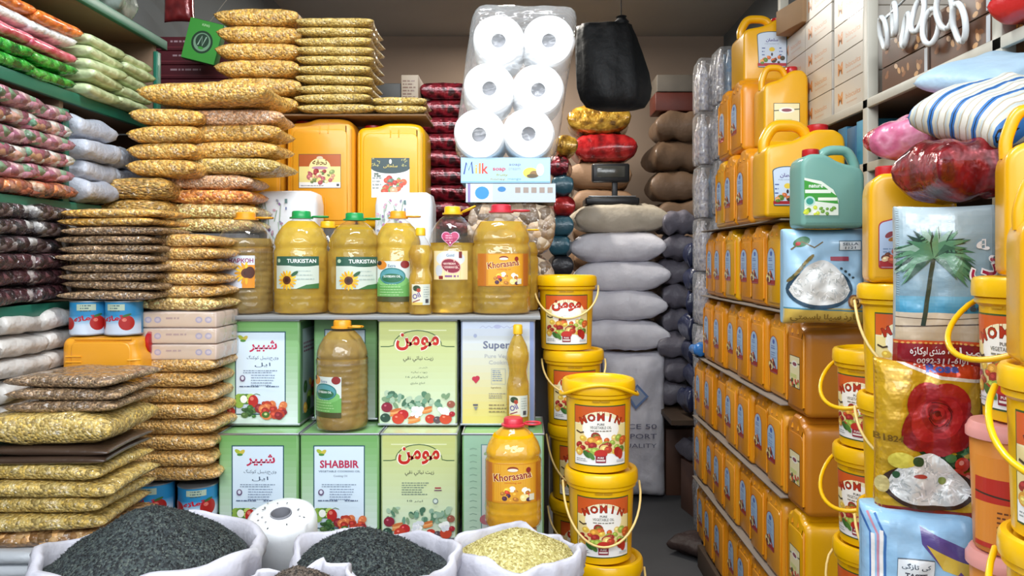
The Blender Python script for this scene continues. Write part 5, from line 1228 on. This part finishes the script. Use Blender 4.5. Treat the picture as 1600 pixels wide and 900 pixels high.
# ---------------------------------------------------------------- open sacks in front
TEA = grain('black_tea', ['1c2224', '2a3234', '12181a', '3c4644', '343c3c', '0e1214', '4c544e'], 260, bump=.9, coat=0, stretch=(1, 1, .6), rough=.7)
BRS = grain('brown_seeds', ['4a4038', '5c5046', '38302a', '6a5c50'], 220, bump=.9, coat=0, rough=.7)
SEED = grain('pale_green_seeds', ['bcae6a', 'cabf80', 'a89a58', 'd8cc90', 'b4a862', '9a8a4a'], 230, bump=.8, coat=0, rough=.6)
open_sack('largest open white sack of black tea, before the front snack pile', 'big heap of black tea in the largest open sack', 'black_tea', 'tea', (WX(243, 1.62), 1.60, 0), .198, .905, .15, SWF, TEA, (.0055, .0011), 5200, 3, sy=.98, depth=.03, skew=0)
open_sack('smaller open white sack of black tea, behind the brown seeds', 'heap of black tea in the smaller open sack beside the paper roll', 'black_tea', 'tea', (WX(580, 1.61), 1.61, 0), .158, .885, .105, SWF, TEA, (.0055, .0011), 4200, 7, depth=.03, skew=-.15)
open_sack('open greyish white sack of pale grain before the red-capped bottle', 'flat heap of pale green-yellow grain in the open sack', 'pale_grain', 'grain', (WX(805, 1.71), 1.71, 0), .135, .865, .075, SWF, SEED, (.0035, .0014), 3600, 11, sy=.85, depth=.022)
open_sack('small open sack of brown seeds at the bottom edge of the picture', 'low heap of brown seeds at the bottom edge of the picture', 'brown_seeds', 'seeds', (WX(462, 1.33), 1.33, 0), .10, .935, .08, SWF, BRS, (.004, .0012), 2200, 13, depth=.03)
# upright paper roll between the tea sacks
D = 1.93
t = empty('paper_roll', 'single wrapped white paper roll standing between the two tea sacks', 'paper roll', (WX(448, D), D, .69), (math.radians(14), 0, 0))
ob('roll', lathe([(.055, .004), (.070, .012), (.083, .10), (.086, .165), (.080, .185), (.068, .193), (.026, .192), (.024, .13), (.001, .128)], 44, amp=.003, seed=2), wht, t)
ob('core', lathe([(.0255, .130), (.0255, .1945), (.0235, .1945), (.0235, .131)], 24, cap=False), core, t)
a = Art(); r = random.Random(2)
for i in range(16):
    th = r.uniform(0, 6.28); q = r.uniform(.04, .066); a.ell(q*math.cos(th), q*math.sin(th), .003, .0018, '3a3c40', 8, th)
ob('speckles', a.build(lambda x, y, o: Vector((x, y, .1955+o-max(0, math.hypot(x, y)-.058)*.35))), None, t)

# ================================================================ right: rows of jerrycans
XF = .85
PAL = top('pallet', box(XF-.01, 1.09, 2.3, 3.75, 0, .108, .004), wood, 'wooden pallet under the long rows of jerrycans', 'pallet')
ROWN = ['lowest row', 'second row from below', 'third row from below', 'fourth row from below', 'fifth row from below', 'sixth row from below', 'seventh row']
COLN = ['first', 'second', 'third', 'fourth', 'fifth', 'sixth', 'seventh']
cols_per = [7, 7, 7, 6, 6, 5]
for k in range(6):
    z = .11+.305*k
    for j in range(cols_per[k]):
        if k == 5 and j == 0: continue
        y = 2.625+.189*j+(.01 if k % 2 else 0)
        xx = XF+.1085+(.012 if (j+k) % 3 == 0 else 0)
        nm = side_can('jerrycan with pale blue label, %s along the %s of the aisle stack' % (COLN[j], ROWN[k]), (xx, y, z), mat=[JOR, JYE, JOR][(j*2+k) % 3] if k >= 4 else (JOR if j % 3 else JOR2), group='orange jerrycans in rows along the aisle')
    if k < 5: top('cardboard_layer', box(XF-.012, 1.085, 2.525, 2.535+.189*cols_per[k], z+.2985, z+.3035, .001), plastic('grey_board', '84786c', rough=.8, var=.2), 'thin cardboard layer on the %s of the aisle jerrycans' % ROWN[k], 'cardboard', group=None)
# nearer plain cans
MM = [JBR, JYE, JBR, JBR]
for k in range(4):
    z = .108+.302*k
    side_can('broad plain jerrycan at the near end of the aisle stack, %s one' % ['lowest', 'second from below', 'third from below', 'topmost'][k], (XF+.145, 2.425, z), mat=MM[k], W=.18, H=.300, D_=.285, lx=.0, art='jug', group='broad jerrycans at the near end of the aisle stack')
# level seven and the jugs on top
def jugp(label, px0, px1, yt, z0, D, dep, **k):
    x0, x1 = WX(px0, D), WX(px1, D); return jug(label, ((x0+x1)/2, D+dep/2, z0), x1-x0, WZ(yt, D)-z0, dep, **k)
jugp('yellow jug with loop handle standing behind the turquoise detergent jug', 1196, 1322, 188, 1.637, 2.52, .15, art=art_jug(2, .10, .13), arty=.12, ax=-.06)
for j, y in enumerate((3.18, 3.38)):
    side_can('orange can turned sideways below the topmost jug, %s' % ['nearer one', 'farther one'][j], (XF+.13, y, 1.937), mat=JOR, W=.186, H=.30)
jugp('yellow jug with cream label, under the topmost jug on the aisle stack', 1194, 1264, 97, 1.937, 2.93, .14, art=art_jug(1, .10, .105), arty=.17)
jugp('topmost yellow jug with blue label and red cap, close to the ceiling', 1162, 1250, 17, 2.24, 3.2, .2, art=art_jug(2, .125, .15), arty=.2)
# shrink-wrapped columns behind the rows
WR = foil('wrapped_bottles', ['7a7478', 'd0c8c4', 'b8b6c4', '8a8488'], 30, .8, .0, .3); WRB = foil('wrapped_blue', ['3a6a9a', '8a9aa8', '5a88b0'], 24, .7, .0, .3)
for c, (px0, px1, yt, D, n) in enumerate([(1092, 1132, 88, 4.1, 9), (1122, 1150, 70, 3.95, 9)]):
    x0, x1 = WX(px0, D), WX(px1, D); h = (WZ(yt, D))/n
    for i in range(n):
        t = empty('shrink_wrapped_pack', 'greyish shrink-wrapped pack of bottles, %s in the %s wrapped column' % (ordn(n-1-i, n), ['farther', 'nearer'][c]), 'shrink-wrapped pack', ((x0+x1)/2, D+.09, h*i), (0, 0, 0), 'shrink-wrapped packs in columns at the aisle end')
        w = x1-x0
        for bx in (-.25, .25):
            for by in (-.22, .22):
                ob('bottle', lathe([(w*.2, .005), (w*.22, .02), (w*.22, h*.65), (w*.12, h*.82), (w*.09, h*.85), (w*.09, h*.95)], 16), WRB if (i+c) % 3 == 0 and bx > 0 else WR, t, (bx*w, by*.2, 0))
        ob('film', softbox(w-.004, .2, h-.003, .02, i+c*7, .006, 6), clear('cloudy_film', haze=.13, wr=1.0, wrs=22, rough=.12), t)
# blue plastic hanging by the rows
t = top('blue_bag', bagmesh(.12, .12, .07, 95, amp=.5, e=.5), plastic('bright_blue_bag', '2a7ac8', rough=.3, var=.3, bump=.6, coat=.4), 'bright blue plastic bag lying on a cardboard layer behind the jerrycan rows', 'bag', (XF+.02, 3.76, 1.0225), (0, 0, 0))

# rice bag with bowl print and turquoise jug
def print_bag(name, label, cat, px0, px1, yt, yb, D, dep, mat, art, seed, e=.3, lean=0, rz=0, group=None, pinch=.03, z0=None, ry=0, plabel='printed picture', pm=None):
    x0, x1 = WX(px0, D), WX(px1, D); zb = WZ(yb, D) if z0 is None else z0; h = WZ(yt, D)-zb; w = x1-x0
    t = empty(name, label, cat, ((x0+x1)/2, D+dep/2, zb), (lean, ry, rz), group)
    S = bagfun(w, h, dep, seed, e=e, pinch=pinch, amp=.10)
    def R(v): return Vector((v.x, -(v.z-dep/2), v.y+h/2))
    me = bagmesh(w, h, dep, seed, 64, 64, e=e, pinch=pinch, amp=.10)
    for v in me.vertices: v.co = R(v.co)
    ob('sack', me, mat, t)
    A = art(w, h)
    def mp(x, y, o):
        u_, v_ = max(-.985, min(.985, 2*x/w)), max(-.985, min(.985, 2*y/h)); v = S(u_, v_, 1)
        n_ = (S(u_+.01, v_, 1)-S(u_-.01, v_, 1)).cross(S(u_, v_+.01, 1)-S(u_, v_-.01, 1)).normalized()
        return R(v+n_*(.0022+o))
    ob('front_print', A.build(mp, .006, mat=pm, off=2e-4), None, t, label=plabel)
    return t
def ricebowl(a, x, y, w, h, plate, n=150, seed=3):
    a.ell(x, y-h*.1, w*.5, h*.42, plate, 30)
    r = random.Random(seed)
    a.poly([(x-w*.46, y-h*.12)]+[(x-w*.46+w*.92*t, y-h*.12+h*.62*math.sin(math.pi*t)**.8) for t in [i/16 for i in range(1, 16)]]+[(x+w*.46, y-h*.12)]+[(x+w*.44*math.cos(t), y-h*.12-h*.32*math.sin(t)) for t in [math.pi*i/14 for i in range(1, 14)]], 'dcdcd8'); a.step = .03
    for i in range(n):
        t = r.random(); px = x-w*.43+w*.86*t; top_ = y-h*.12+h*.58*math.sin(math.pi*t)**.8; bot = y-h*.12-h*.28*math.sqrt(max(0, 1-(2*t-1)**2)); py = bot+(top_-bot)*r.random()
        L = w*.035; an = r.uniform(0, 3.14); a.line([(px-L*math.cos(an), py-L*math.sin(an)), (px+L*math.cos(an), py+L*math.sin(an))], w*.014, r.choice(['f4f4f0', 'ffffff', 'c4c8c8', 'e8e8e4', 'b4b8b4']))
    a.step = 1.0
def art_rice1(w, h):
    a = Art(); a.rect(-w*.5, -h*.5, w*.5, h*.5, 'a4cbe6'); a.rect(-w*.49, -h*.49, w*.49, -h*.33, 'd8b85a'); a.line([(-w*.49, -h*.33), (w*.49, -h*.36)], .004, '4a8aa0')
    a.ell(-w*.3, h*.36, w*.1, h*.05, '4a7a58', rot=.4); a.line([(-w*.42, h*.28), (-w*.3, h*.36), (-w*.16, h*.3), (-w*.05, h*.36)], .004, '7a6a4a'); a.ell(-w*.34, h*.34, w*.03, h*.02, 'b03a3a')
    a.rect(w*.14, h*.27, w*.42, h*.37, '5a7a8a'); a.rect(w*.15, h*.28, w*.41, h*.36, 'e4ecf0'); a.text('SELLA', w*.28, h*.325, h*.025, '4a5a68', w=w*.2, bold=.02); a.text('1121', w*.28, h*.29, h*.025, '4a5a68', w=w*.14, bold=.02); a.rect(w*.04, h*.16, w*.26, h*.205, 'a8485a')
    ricebowl(a, -w*.08, -h*.08, w*.78, h*.5, '2c4a60', 150); 
    for i in range(7): a.ell(-w*.42+i*w*.035, -h*.02+i*h*.035, w*.02, h*.05, ['7a6a3a', '5a5a38', '9a8a5a'][i % 3], 8, -.7)
    for i in range(4): a.ell(w*(.16+i*.05), h*(.08-i*.03), w*.02, h*.015, '2a3a40', 8)
    a.ell(w*.33, -h*.26, w*.085, h*.075, '7a4a28', 14); a.ell(w*.33, -h*.26, w*.065, h*.055, 'd0a050', 14); a.text('10', w*.33, -h*.285, h*.055, '6a3a20', bold=.04)
    a.text(ar('گارڈ سیلا باسمتی'), -w*.02, -h*.45, h*.08, '8a6a2a', w=w*.8, bold=.02)
    return a
lb = woven('light_blue_woven', '9cc4de', '8ab4d0', 240, .5, .4)
print_bag('rice_bag', 'light blue rice bag printed with a bowl of rice, under the turquoise jug', 'rice bag', 1238, 1362, 356, 513, 2.18, .17, lb, art_rice1, 101, e=.32, rz=-.15, z0=1.312)
DET = liquid('turquoise_liquid_plastic', '84b8ac', .3, 1.3, .2)
def art_det():
    a = Art(); a.poly([(-.05, -.045), (.05, -.045), (.05, .0), (.035, .03), (-.0, .055), (-.05, .065)], 'e4ecdc'); a.poly([(-.05, .0), (.05, -.012), (.045, .012), (.0, .045), (-.05, .058)], '3f9a38'); a.rect(-.048, .02, .028, .03, 'e8f0e0'); a.rect(-.01, -.002, .046, .007, 'f0f4e0'); a.ell(-.034, -.004, .016, .015, 'b8e0d0'); a.ell(-.034, -.004, .011, .010, '3a9a88')
    a.text('nature', -.016, .036, .010, 'f4f8f0', bold=.02); a.veg(-.048, -.042, .048, -.022, 16, 3, ['f2f2ec', 'e8ecdc', 'c8d840', '6a9a38'], .007); return a
D = 2.13
dj = jug('turquoise see-through detergent jug with big loop handle standing on the rice bag', (WX(1306, D), D+.07, 1.588), WX(1338, D)-WX(1238, D), WZ(227, D)-1.588, .11, art=art_det(), mat=DET, hside=1, arty=.34, ax=-.035, asc=.95, capm=REDC)
for ch in dj.children:
    if ch.name.startswith('handle'): ch.scale = (1.05, 1.3, 1.05); ch.location.z = -.012

# bucket columns at the right
bk_ = []
for i in range(5):
    bucket('yellow bucket, %s of the column next to the jerrycan stack' % ordn(i, 5), (WX(1367, 1.93), 1.93, .07+H_B*(4-i)), rz=-.9, handle=3 if i < 2 else 1, lab=True, group='yellow buckets next to the jerrycan stack')
top('wooden_step', box(-.12, .12, -.11, .11, 0, .07, .004), wood, 'low wooden block on the floor under the bucket column next to the jerrycans', 'block', (WX(1367, 1.93), 1.93, 0))
for i in range(6):
    bucket('yellow bucket, %s of the column behind the palm tree bag' % ordn(i, 6), (WX(1416, 1.68), 1.68, H_B*(5-i)), rz=-.35, handle=0 if i else 1, lang='en', group='yellow buckets behind the palm tree bag')
D = 1.62
jug('yellow jug with red cap and blue label beside the palm tree bag', (WX(1440, D), 1.68, 6*H_B), WX(1476, D)-WX(1350, D), WZ(252, D)-6*H_B, .13, art=art_jug(0, .10, .125), hside=1, arty=.12, ax=-.022, asc=.9, rz=-.3)

def art_palm(w, h):
    a = Art(); a.grad(-w*.49, -h*.08, w*.49, h*.49, (120, 150, 166), (168, 184, 190), 10); a.grad(-w*.49, -h*.16, w*.49, -h*.06, (60, 140, 176), (110, 164, 188), 5); a.grad(-w*.49, -h*.36, w*.49, -h*.16, (186, 162, 130), (206, 190, 168), 5)
    a.line([(-w*.49, -h*.25), (w*.49, -h*.22)], .0025, '5a4a40'); a.line([(-w*.49, -h*.19), (0, -h*.2), (w*.49, -h*.18)], .0015, '6a5a4a')
    tx, ty = -w*.14, h*.17; a.line([(-w*.24, -h*.24), (-w*.21, -h*.1), (tx, ty)], .008, '2a3a30')
    r = random.Random(4); a.step = .1
    for i in range(96):
        t = r.uniform(-.75, 3.9); L = w*.46*r.uniform(.6, 1.1); x1, y1 = tx+L*math.cos(t)*.85, ty+L*math.sin(t)*.9-.006; d = r.uniform(-.01, .0)
        xm, ym = (tx+x1)/2, (ty+y1)/2+abs(math.cos(t))*.012; c = r.choice(['2a4a38', '3a6048', '4a7a5a', '1e3a2c', '5a8a68', '8aa898'])
        nx, ny = -math.sin(t)*.0062, math.cos(t)*.0062; a.poly([(tx, ty), (xm+nx, ym+ny), (x1, y1+d), (xm-nx, ym-ny)], c)
    a.step = 1.0
    a.text(ar('تی'), w*.34, h*.02, h*.17, 'f4f0f4', w=w*.3, bold=.07); a.text(ar('تی'), w*.34, h*.03, h*.145, 'a82848', w=w*.26, bold=.02)
    a.text(ar('ھ').replace('ھ', '\uFEEA'), w*.33, h*.22, h*.07, 'f4f0f0', w=w*.14, bold=.06); a.text('166', w*.24, -h*.145, h*.04, '4a5058', w=w*.18, bold=.03)
    a.rect(-w*.49, -h*.49, w*.49, -h*.33, '8a1420'); a.rect(-w*.49, -h*.35, w*.49, -h*.33, 'c84a20')
    for i in range(20): a.ell(-w*.47+i*w*.05, -h*.345, .003, .002, 'e0a050', 8)
    a.text(ar('غلہ منڈی اوکاڑہ'), -w*.14, -h*.42, h*.055, 'f0e4e4', w=w*.42, bold=.02); a.text('1', w*.12, -h*.42, h*.055, 'f8f0f0', bold=.06); a.text(ar('نمبر'), w*.25, -h*.42, h*.05, 'f0e4e4', w=w*.18, bold=.02)
    a.text('0092-311-6101', -w*.05, -h*.46, h*.03, 'd8c8c8', w=w*.5, bold=.02); a.text('TEL', -w*.3, -h*.485, h*.02, 'd8c8c8', bold=.01)
    return a
pmp = print_mat('glossy_print', rough=.25, wr=.35, coat=.5)
gm = print_mat('gold_print', rough=.28, metallic=.25, wr=.7, coat=.5)
print_bag('rice_bag', 'pale bag printed with a palm tree on a beach', 'rice bag', 1424, 1570, 318, 578, 1.44, .11, woven('grey_blue_woven', 'aab8bc', '98a8ae', 240, .4, .5), art_palm, 103, e=.26, lean=0, rz=-.32, pm=pmp)
def art_rose(w, h):
    a = Art(); a.rect(-w*.5, -h*.5, w*.5, h*.5, 'c89c1c'); a.rect(-w*.49, -h*.49, w*.49, -h*.40, '8a2414')
    r = random.Random(3)
    a.poly([(-w*.30, h*.49), (w*.49, h*.49), (w*.49, h*.38), (w*.1, h*.40)], 'e4dcd4'); a.poly([(-w*.22, h*.49), (w*.49, h*.49), (w*.49, h*.40), (w*.12, h*.42)], 'c03a18'); a.text('Rose', w*.12, h*.44, h*.05, '3a4a9a', w=w*.3, bold=.05)
    for i in range(14): a.ell(r.uniform(-w*.1, w*.4), r.uniform(-h*.15, h*.0), w*.05, h*.025, r.choice(['2f5a2c', '3f7038', '1f4020']), 10, r.uniform(-1, 1))
    x, y = w*.06, h*.15
    for k, (dx, dy, rx, ry, c) in enumerate([(-.12, -.05, .2, .15, '8a1418'), (.14, -.04, .2, .15, '8f1519'), (-.08, .09, .2, .14, 'a01a1e'), (.1, .1, .2, .13, 'a81c20'), (0, -.1, .2, .12, '98181c'), (-.05, 0, .18, .14, 'b02024'), (.06, .02, .17, .13, 'b82428'), (0, .03, .14, .11, '9a181c'), (.01, .04, .11, .085, 'bc282a'), (0, .04, .08, .06, '8f1418'), (.01, .045, .05, .04, 'b42226'), (.005, .045, .025, .02, '7a1014')]):
        a.ell(x+dx*w, y+dy*h, rx*w, ry*h, c, 22, (k % 5-2)*.25)
    for q in ((.28, -.1), (.4, -.12), (.34, -.18), (.44, -.2), (.24, -.16)): a.ell(q[0]*w, q[1]*h, w*.06, h*.04, 'b83020'); a.ell(q[0]*w-.002, q[1]*h+.003, w*.02, h*.014, 'e09080', 8)
    ricebowl(a, -w*.02, -h*.22, w*.84, h*.34, '3a2418', 170, 6)
    a.ell(-w*.26, -h*.1, w*.12, h*.045, 'd8c84a'); a.ell(-w*.12, -h*.1, w*.05, h*.03, '2a4a2a'); a.ell(-w*.3, -h*.19, w*.04, h*.025, '2f5a38'); a.ell(-w*.1, -h*.2, w*.05, h*.012, 'a83a30'); a.ell(w*.1, -h*.21, w*.04, h*.025, '7a8a48')
    for k in range(7):
        t0 = k*1.1; a.line([(x+(.03+.018*k)*w*math.cos(t0+t/6*1.6)*1.0, y+.03*h+(.02+.012*k)*h*math.sin(t0+t/6*1.6)) for t in range(7)], .0022, '5a0a10' if k % 2 else '6a0e14')
    a.text('B1824', -w*.36, h*.02, h*.04, '7a5a14', w=w*.22, bold=.03); a.ell(-w*.42, -h*.26, w*.045, h*.05, 'c8b878', 14)
    return a
print_bag('rice_bag', 'golden shiny bag printed with a red rose and a heap of rice', 'rice bag', 1392, 1546, 566, 825, 1.44, .11, foil('gold_foil_bag', ['a87c14', 'd0a428', 'b88c1c'], 16, .7, .3), art_rose, 105, e=.26, rz=-.32, pm=gm)
def art_blue2(w, h):
    a = Art(); a.rect(-w*.5, -h*.5, w*.5, h*.5, '94bfe0')
    for x in (-.42, -.36, -.30): a.line([(w*x, -h*.49), (w*x, h*.3), (w*(x-.08), h*.46)], .004, '3a6aa8' if x != -.36 else 'c88a9a')
    a.line([(-w*.40, -h*.49), (-w*.40, h*.3)], .006, 'e8e4e0'); a.line([(-w*.33, -h*.49), (-w*.33, h*.34)], .006, 'e8e4e0')
    a.poly([(w*.0, h*.4), (w*.49, h*.2), (w*.49, h*.0), (w*.2, h*.06), (w*.02, h*.26)], '5a4a8a'); a.poly([(w*.06, h*.26), (w*.49, h*.08), (w*.49, h*.0), (w*.2, h*.06)], 'd8b84a'); a.poly([(w*.26, -h*.02), (w*.34, h*.06), (w*.42, -h*.02), (w*.34, -h*.1)], '6a4a8a')
    a.rect(-w*.2, -h*.05, w*.12, h*.14, '5a6a78'); a.rect(-w*.195, -h*.04, w*.115, h*.13, 'e4ecf2'); a.text(ar('لذیذ ذایقه') if False else ar('کی تازگی'), -w*.04, h*.055, h*.05, '3a4a5a', w=w*.24, bold=.02); a.text('TASTE', -w*.04, -h*.02, h*.05, '3a3a4a', w=w*.18, bold=.04)
    a.rect(-w*.02, -h*.26, w*.28, -h*.14, '4a7a70'); a.text('NATURAL', w*.13, -h*.23, h*.05, 'd8e4d0', w=w*.24, bold=.02)
    return a
print_bag('rice_bag', 'sky blue bag with white stripes and a purple swoosh, under the rose bag', 'rice bag', 1374, 1540, 806, 960, 1.42, .14, lb, art_blue2, 107, e=.35, rz=-.3, z0=.80, pm=pmp)
zr = WZ(825, 1.44)
# bench below the frame
bn = empty('side_bench', 'low cream bench carrying the rice bags and orange jars', 'bench', (.8, 1.4, 0))
ob('bench_top', box(-.17, .2, -.2, .165, .775, .798, .003), creamp, bn)
for x in (-.155, .17):
    for y in (-.185, .15): ob('leg', box(x-.012, x+.012, y-.012, y+.012, 0, .775), creamp, bn)

# peach-coloured jars and far right buckets
JAR = liquid('peach_jar_plastic', 'e09040', .15, 1.3, .3); LIDP = liquid('pink_translucent_lid', 'e8a098', .2, 1.3, .3)
for i in range(2):
    z = .799+.2155*i; r = .06; h = .213; D = 1.29
    t = empty('plastic_jar', 'orange plastic jar with pink translucent lid, %s' % ['lower one, beside the sky blue bag', 'upper one, under a bucket'][i], 'jar', (WX(1578, D), D, z))
    ob('body', lathe([(r*.86, 0), (r*.9, .004), (r, h*.88), (r*.95, h*.9)], 44), JAR, t)
    ob('lid', lathe([(r*1.03, h*.875), (r*1.1, h*.88), (r*1.1, h*.94), (r*1.06, h*.955), (r*1.02, h*.985), (r*.98, h), (.01, h)], 44), LIDP, t)
    a = Art(); a.rect(-.09, .01, .09, .16, 'dd8a30'); a.rect(-.09, .085, .09, .125, 'b82c1c'); a.line([(-.09, .1), (0, .092), (.09, .1)], .003, '3a2a1c'); a.rect(-.09, .01, .09, .018, 'b82c1c'); a.small(-.05, .07, .0, 7, .008, .003, '6a3a18', 3); a.rect(.004, .05, .024, .064, '3a3028')
    ob('label', a.build(cylmap(r*.93, r, 0, h*.88), .006, yonly=True), None, t, label='orange and red printed label')
bucket('yellow bucket with red English name standing on the upper orange jar', (WX(1624, 1.29), 1.29, 1.2305), rz=-1.15, lang='en', handle=3)
for i in range(5):
    bucket('yellow bucket, %s of the column cut by the picture edge' % ordn(i, 5), (WX(1688, 1.075), 1.075, .145+H_B*(4-i)), rz=-.75, handle=3 if i < 3 else 1, group='yellow buckets cut by the picture edge')
top('wooden_step', box(-.11, .11, -.1, .1, 0, .145, .004), wood, 'low wooden block on the floor under the bucket column at the picture edge', 'block', (WX(1688, 1.075), 1.075, 0))
jug('big yellow jug with blue label on the bucket over the orange jars', (WX(1650, 1.27), 1.29, 1.472), .14, WZ(158, 1.25)-1.472, .12, art=art_jug(0, .09, .125), hside=-1, arty=.15, ax=.0, rz=-.42)
jug('yellow jug cut by the picture edge on the outermost bucket column', (WX(1700, 1.03), 1.075, 1.353), .125, .27, .11, art=art_jug(0, .09, .12), hside=-1, arty=.15, rz=-.38)
# things lying on top of the right-hand pile
stripe, nt_, b_ = newmat('striped_woven_sack')
v_ = objvec(nt_); w_ = nt_.nodes.new('ShaderNodeTexWave'); w_.bands_direction = 'Y'; w_.inputs['Scale'].default_value = 6.5; w_.inputs['Distortion'].default_value = .6; nt_.links.new(v_, w_.inputs['Vector'])
r_ = nt_.nodes.new('ShaderNodeValToRGB'); r_.color_ramp.interpolation = 'CONSTANT'
for p_, c_ in ((.0, '2f6aa8'), (.12, 'c8c4b0'), (.45, 'b0b8b8'), (.72, 'a89a80'), (.86, 'd0ccc0')):
    e_ = r_.color_ramp.elements.new(p_); e_.color = lin(c_)
nt_.links.new(w_.outputs['Fac'], r_.inputs['Fac']); nt_.links.new(r_.outputs['Color'], b_.inputs['Base Color']); setp(b_, Roughness=.55)
ck = nt_.nodes.new('ShaderNodeTexChecker'); ck.inputs['Scale'].default_value = 160; nt_.links.new(v_, ck.inputs['Vector']); bb = nt_.nodes.new('ShaderNodeBump'); bb.inputs['Strength'].default_value = .5; bb.inputs['Distance'].default_value = .003; nt_.links.new(ck.outputs['Fac'], bb.inputs['Height']); nt_.links.new(bb.outputs['Normal'], b_.inputs['Normal'])
RS = foil('red_glitter_pack', ['3a080c', '6a0e14', '8e1a20', '560c12'], 16, 1.0, .3, .25)
me = bagmesh(.18, .16, .125, 110, e=.4, amp=.25); top('red_pack', me, RS, 'dark red shiny pack bulging over the top of the palm tree bag', 'pack', (WX(1508, 1.47), 1.50, WZ(320, 1.5)+.004), (0, 0, .1))
me = bagmesh(.16, .14, .10, 111, e=.4, amp=.3); top('red_pack', me, foil('red_white_pack', ['7a1018', 'c04048', 'd8a0a0', '8a1820'], 26, 1.0, .2), 'red and white crinkled pack behind the red cap of the jug', 'pack', (1.10, 2.25, 1.804), (0, 0, .2))
me = bagmesh(.20, .15, .10, 112, e=.35, amp=.2); top('pink_pack', me, foil('pink_wrap', ['a8486a', 'c8688a', 'd890a8', 'b85878'], 18, .6, .0), 'pink wrapped pack lying beside the striped sack', 'pack', (WX(1452, 1.72), 1.72, WZ(244, 1.72)), (0, -.25, .5))
me = bagmesh(.30, .2, .11, 113, e=.42, amp=.15); top('striped_sack', me, stripe, 'white sack with blue and tan stripes lying high beside the steel shelving', 'sack', (WX(1566, 1.55), 1.56, WZ(212, 1.55)+.002), (.35, -.30, .35))
me = bagmesh(.26, .2, .07, 114, e=.42, amp=.15); top('blue_sack', me, woven('pale_blue_cloth', 'a4bccb', '8fa8ba', 200, .5, .4), 'pale blue sack lying on the striped sack', 'sack', (WX(1592, 1.6), 1.68, WZ(150, 1.6)+.03), (.3, -.28, .3))

# shelf goods at the upper right
def art_carton(W, H, seed=0):
    a = Art(); a.rect(-W/2+.001, .001, W/2-.001, H-.001, 'c8bfb0'); a.text('M', -W*.3, H*.3, H*.42, 'd0884a', w=W*.16, bold=.05); a.text('biscuits', W*.1, H*.42, H*.18, 'c89a78', w=W*.45, bold=.02); a.small(-W*.1, H*.25, W*.35, 1, .01, .005, 'c8a890', seed); return a
for c, (y0, n) in enumerate([(2.58, 5), (2.86, 5), (3.12, 4)]):
    for k in range(n):
        box_thing('biscuit_carton', 'pale carton with orange printing, %s in the %s column on the steel shelf' % (ordn(n-1-k, n), ['near', 'middle', 'far'][c]), 'carton', (1.24, y0, 2.002+.1035*k), .3, .258, .102, 'b8b0a4', side=art_carton(.258, .102, k), group='pale orange-printed cartons on the steel shelf')
top('torn_box', box(-.15, .15, -.1, .1, 0, .1, .004), cardb, 'brown torn carton on top of the far column of pale cartons', 'carton', (1.2, 3.1, 2.42), (0, 0, .2))
def art_bis(W, H, c='5a3a28'):
    a = Art(); a.rect(-W/2+.001, .001, W/2-.001, H-.001, c); r = random.Random(int(W*1000))
    for i in range(12): x = r.uniform(-W*.45, W*.45); y = r.uniform(.01, H-.01); a.ell(x, y, .012, .007, r.choice(['a87a50', 'c89a6a', '8a5a38', 'd0b090']), 10, r.random()*3)
    a.rect(W*.42, .005, W*.48, H-.005, 'b8bcc0'); return a
def art_end(W, H):
    a = Art(); a.rect(-W/2+.001, .001, W/2-.001, H-.001, '5a4030')
    for i in range(5): a.ell(-W*.2+(i-2)*.008, H*.55+.006*(2-abs(i-2)), .0035, .018, 'd89a4a', 8, (2-i)*.25)
    a.rect(-W*.26, .006, -W*.14, H*.3, 'd89a4a'); a.text(ar('خوش'), W*.25, H*.5, .018, 'c8b8a8', w=.03, bold=.02); return a
for k in range(2):
    for c, y in enumerate((1.92, 2.2)):
        box_thing('brown_biscuit_box', 'brown box with biscuit pictures, %s, %s pair on the steel shelf' % (['lower', 'upper'][k], ['near', 'far'][c]), 'carton', (1.17, y, 2.004+.075*k), .17, .27, .073, '4a3426', art_end(.17, .073) if c == 0 else None, side=art_bis(.27, .073), group='brown biscuit boxes on the steel shelf')
t = empty('plastic_loops', 'bunch of white plastic loops hanging before the brown biscuit boxes', 'plastic loops', (1.055, 2.02, 2.16))
wp2 = plastic('white_loop_plastic', 'd8dcdc', rough=.3, var=.05, coat=.3)
for i in range(7):
    y = -.17+.065*i; z = -.06+.035*(i % 2)+.015*i
    pts = [(0, y*1.0+.026*math.cos(q), z-.03+.045*math.sin(q)) for q in [2*math.pi*j/20 for j in range(20)]]
    ob('loop', tube([( -.01-.008*math.sin(j*.3+i), p[1], p[2]) for j, p in enumerate(pts)], .0075, 8, closed=True), wp2, t)
ob('hanging_strap', tube([(-.005, -.18, -.02), (-.008, 0, .07), (-.008, .22, .04)], .006, 6), wp2, t)
me = bagmesh(.22, .22, .10, 120, e=.45, amp=.3); top('red_bag', me, plastic('red_plastic', 'b01a1a', rough=.35, var=.25, bump=.5, coat=.3), 'bright red plastic bag on the steel shelf above the striped sack', 'bag', (1.15, 1.62, 2.003), (0, 0, .3))
for k in range(1, 5):
    box_thing('blue_box', 'slim teal-blue box, %s along the lower steel shelf behind the jugs' % ['first', 'second', 'middle', 'fourth', 'last'][k], 'box', (1.19, 2.42+.075*k, 1.802), .2, .07, .14+.01*(k % 2), ['2a6a88', '3a8aa8', '2a5a78'][k % 3], group='slim teal-blue boxes on the lower steel shelf')
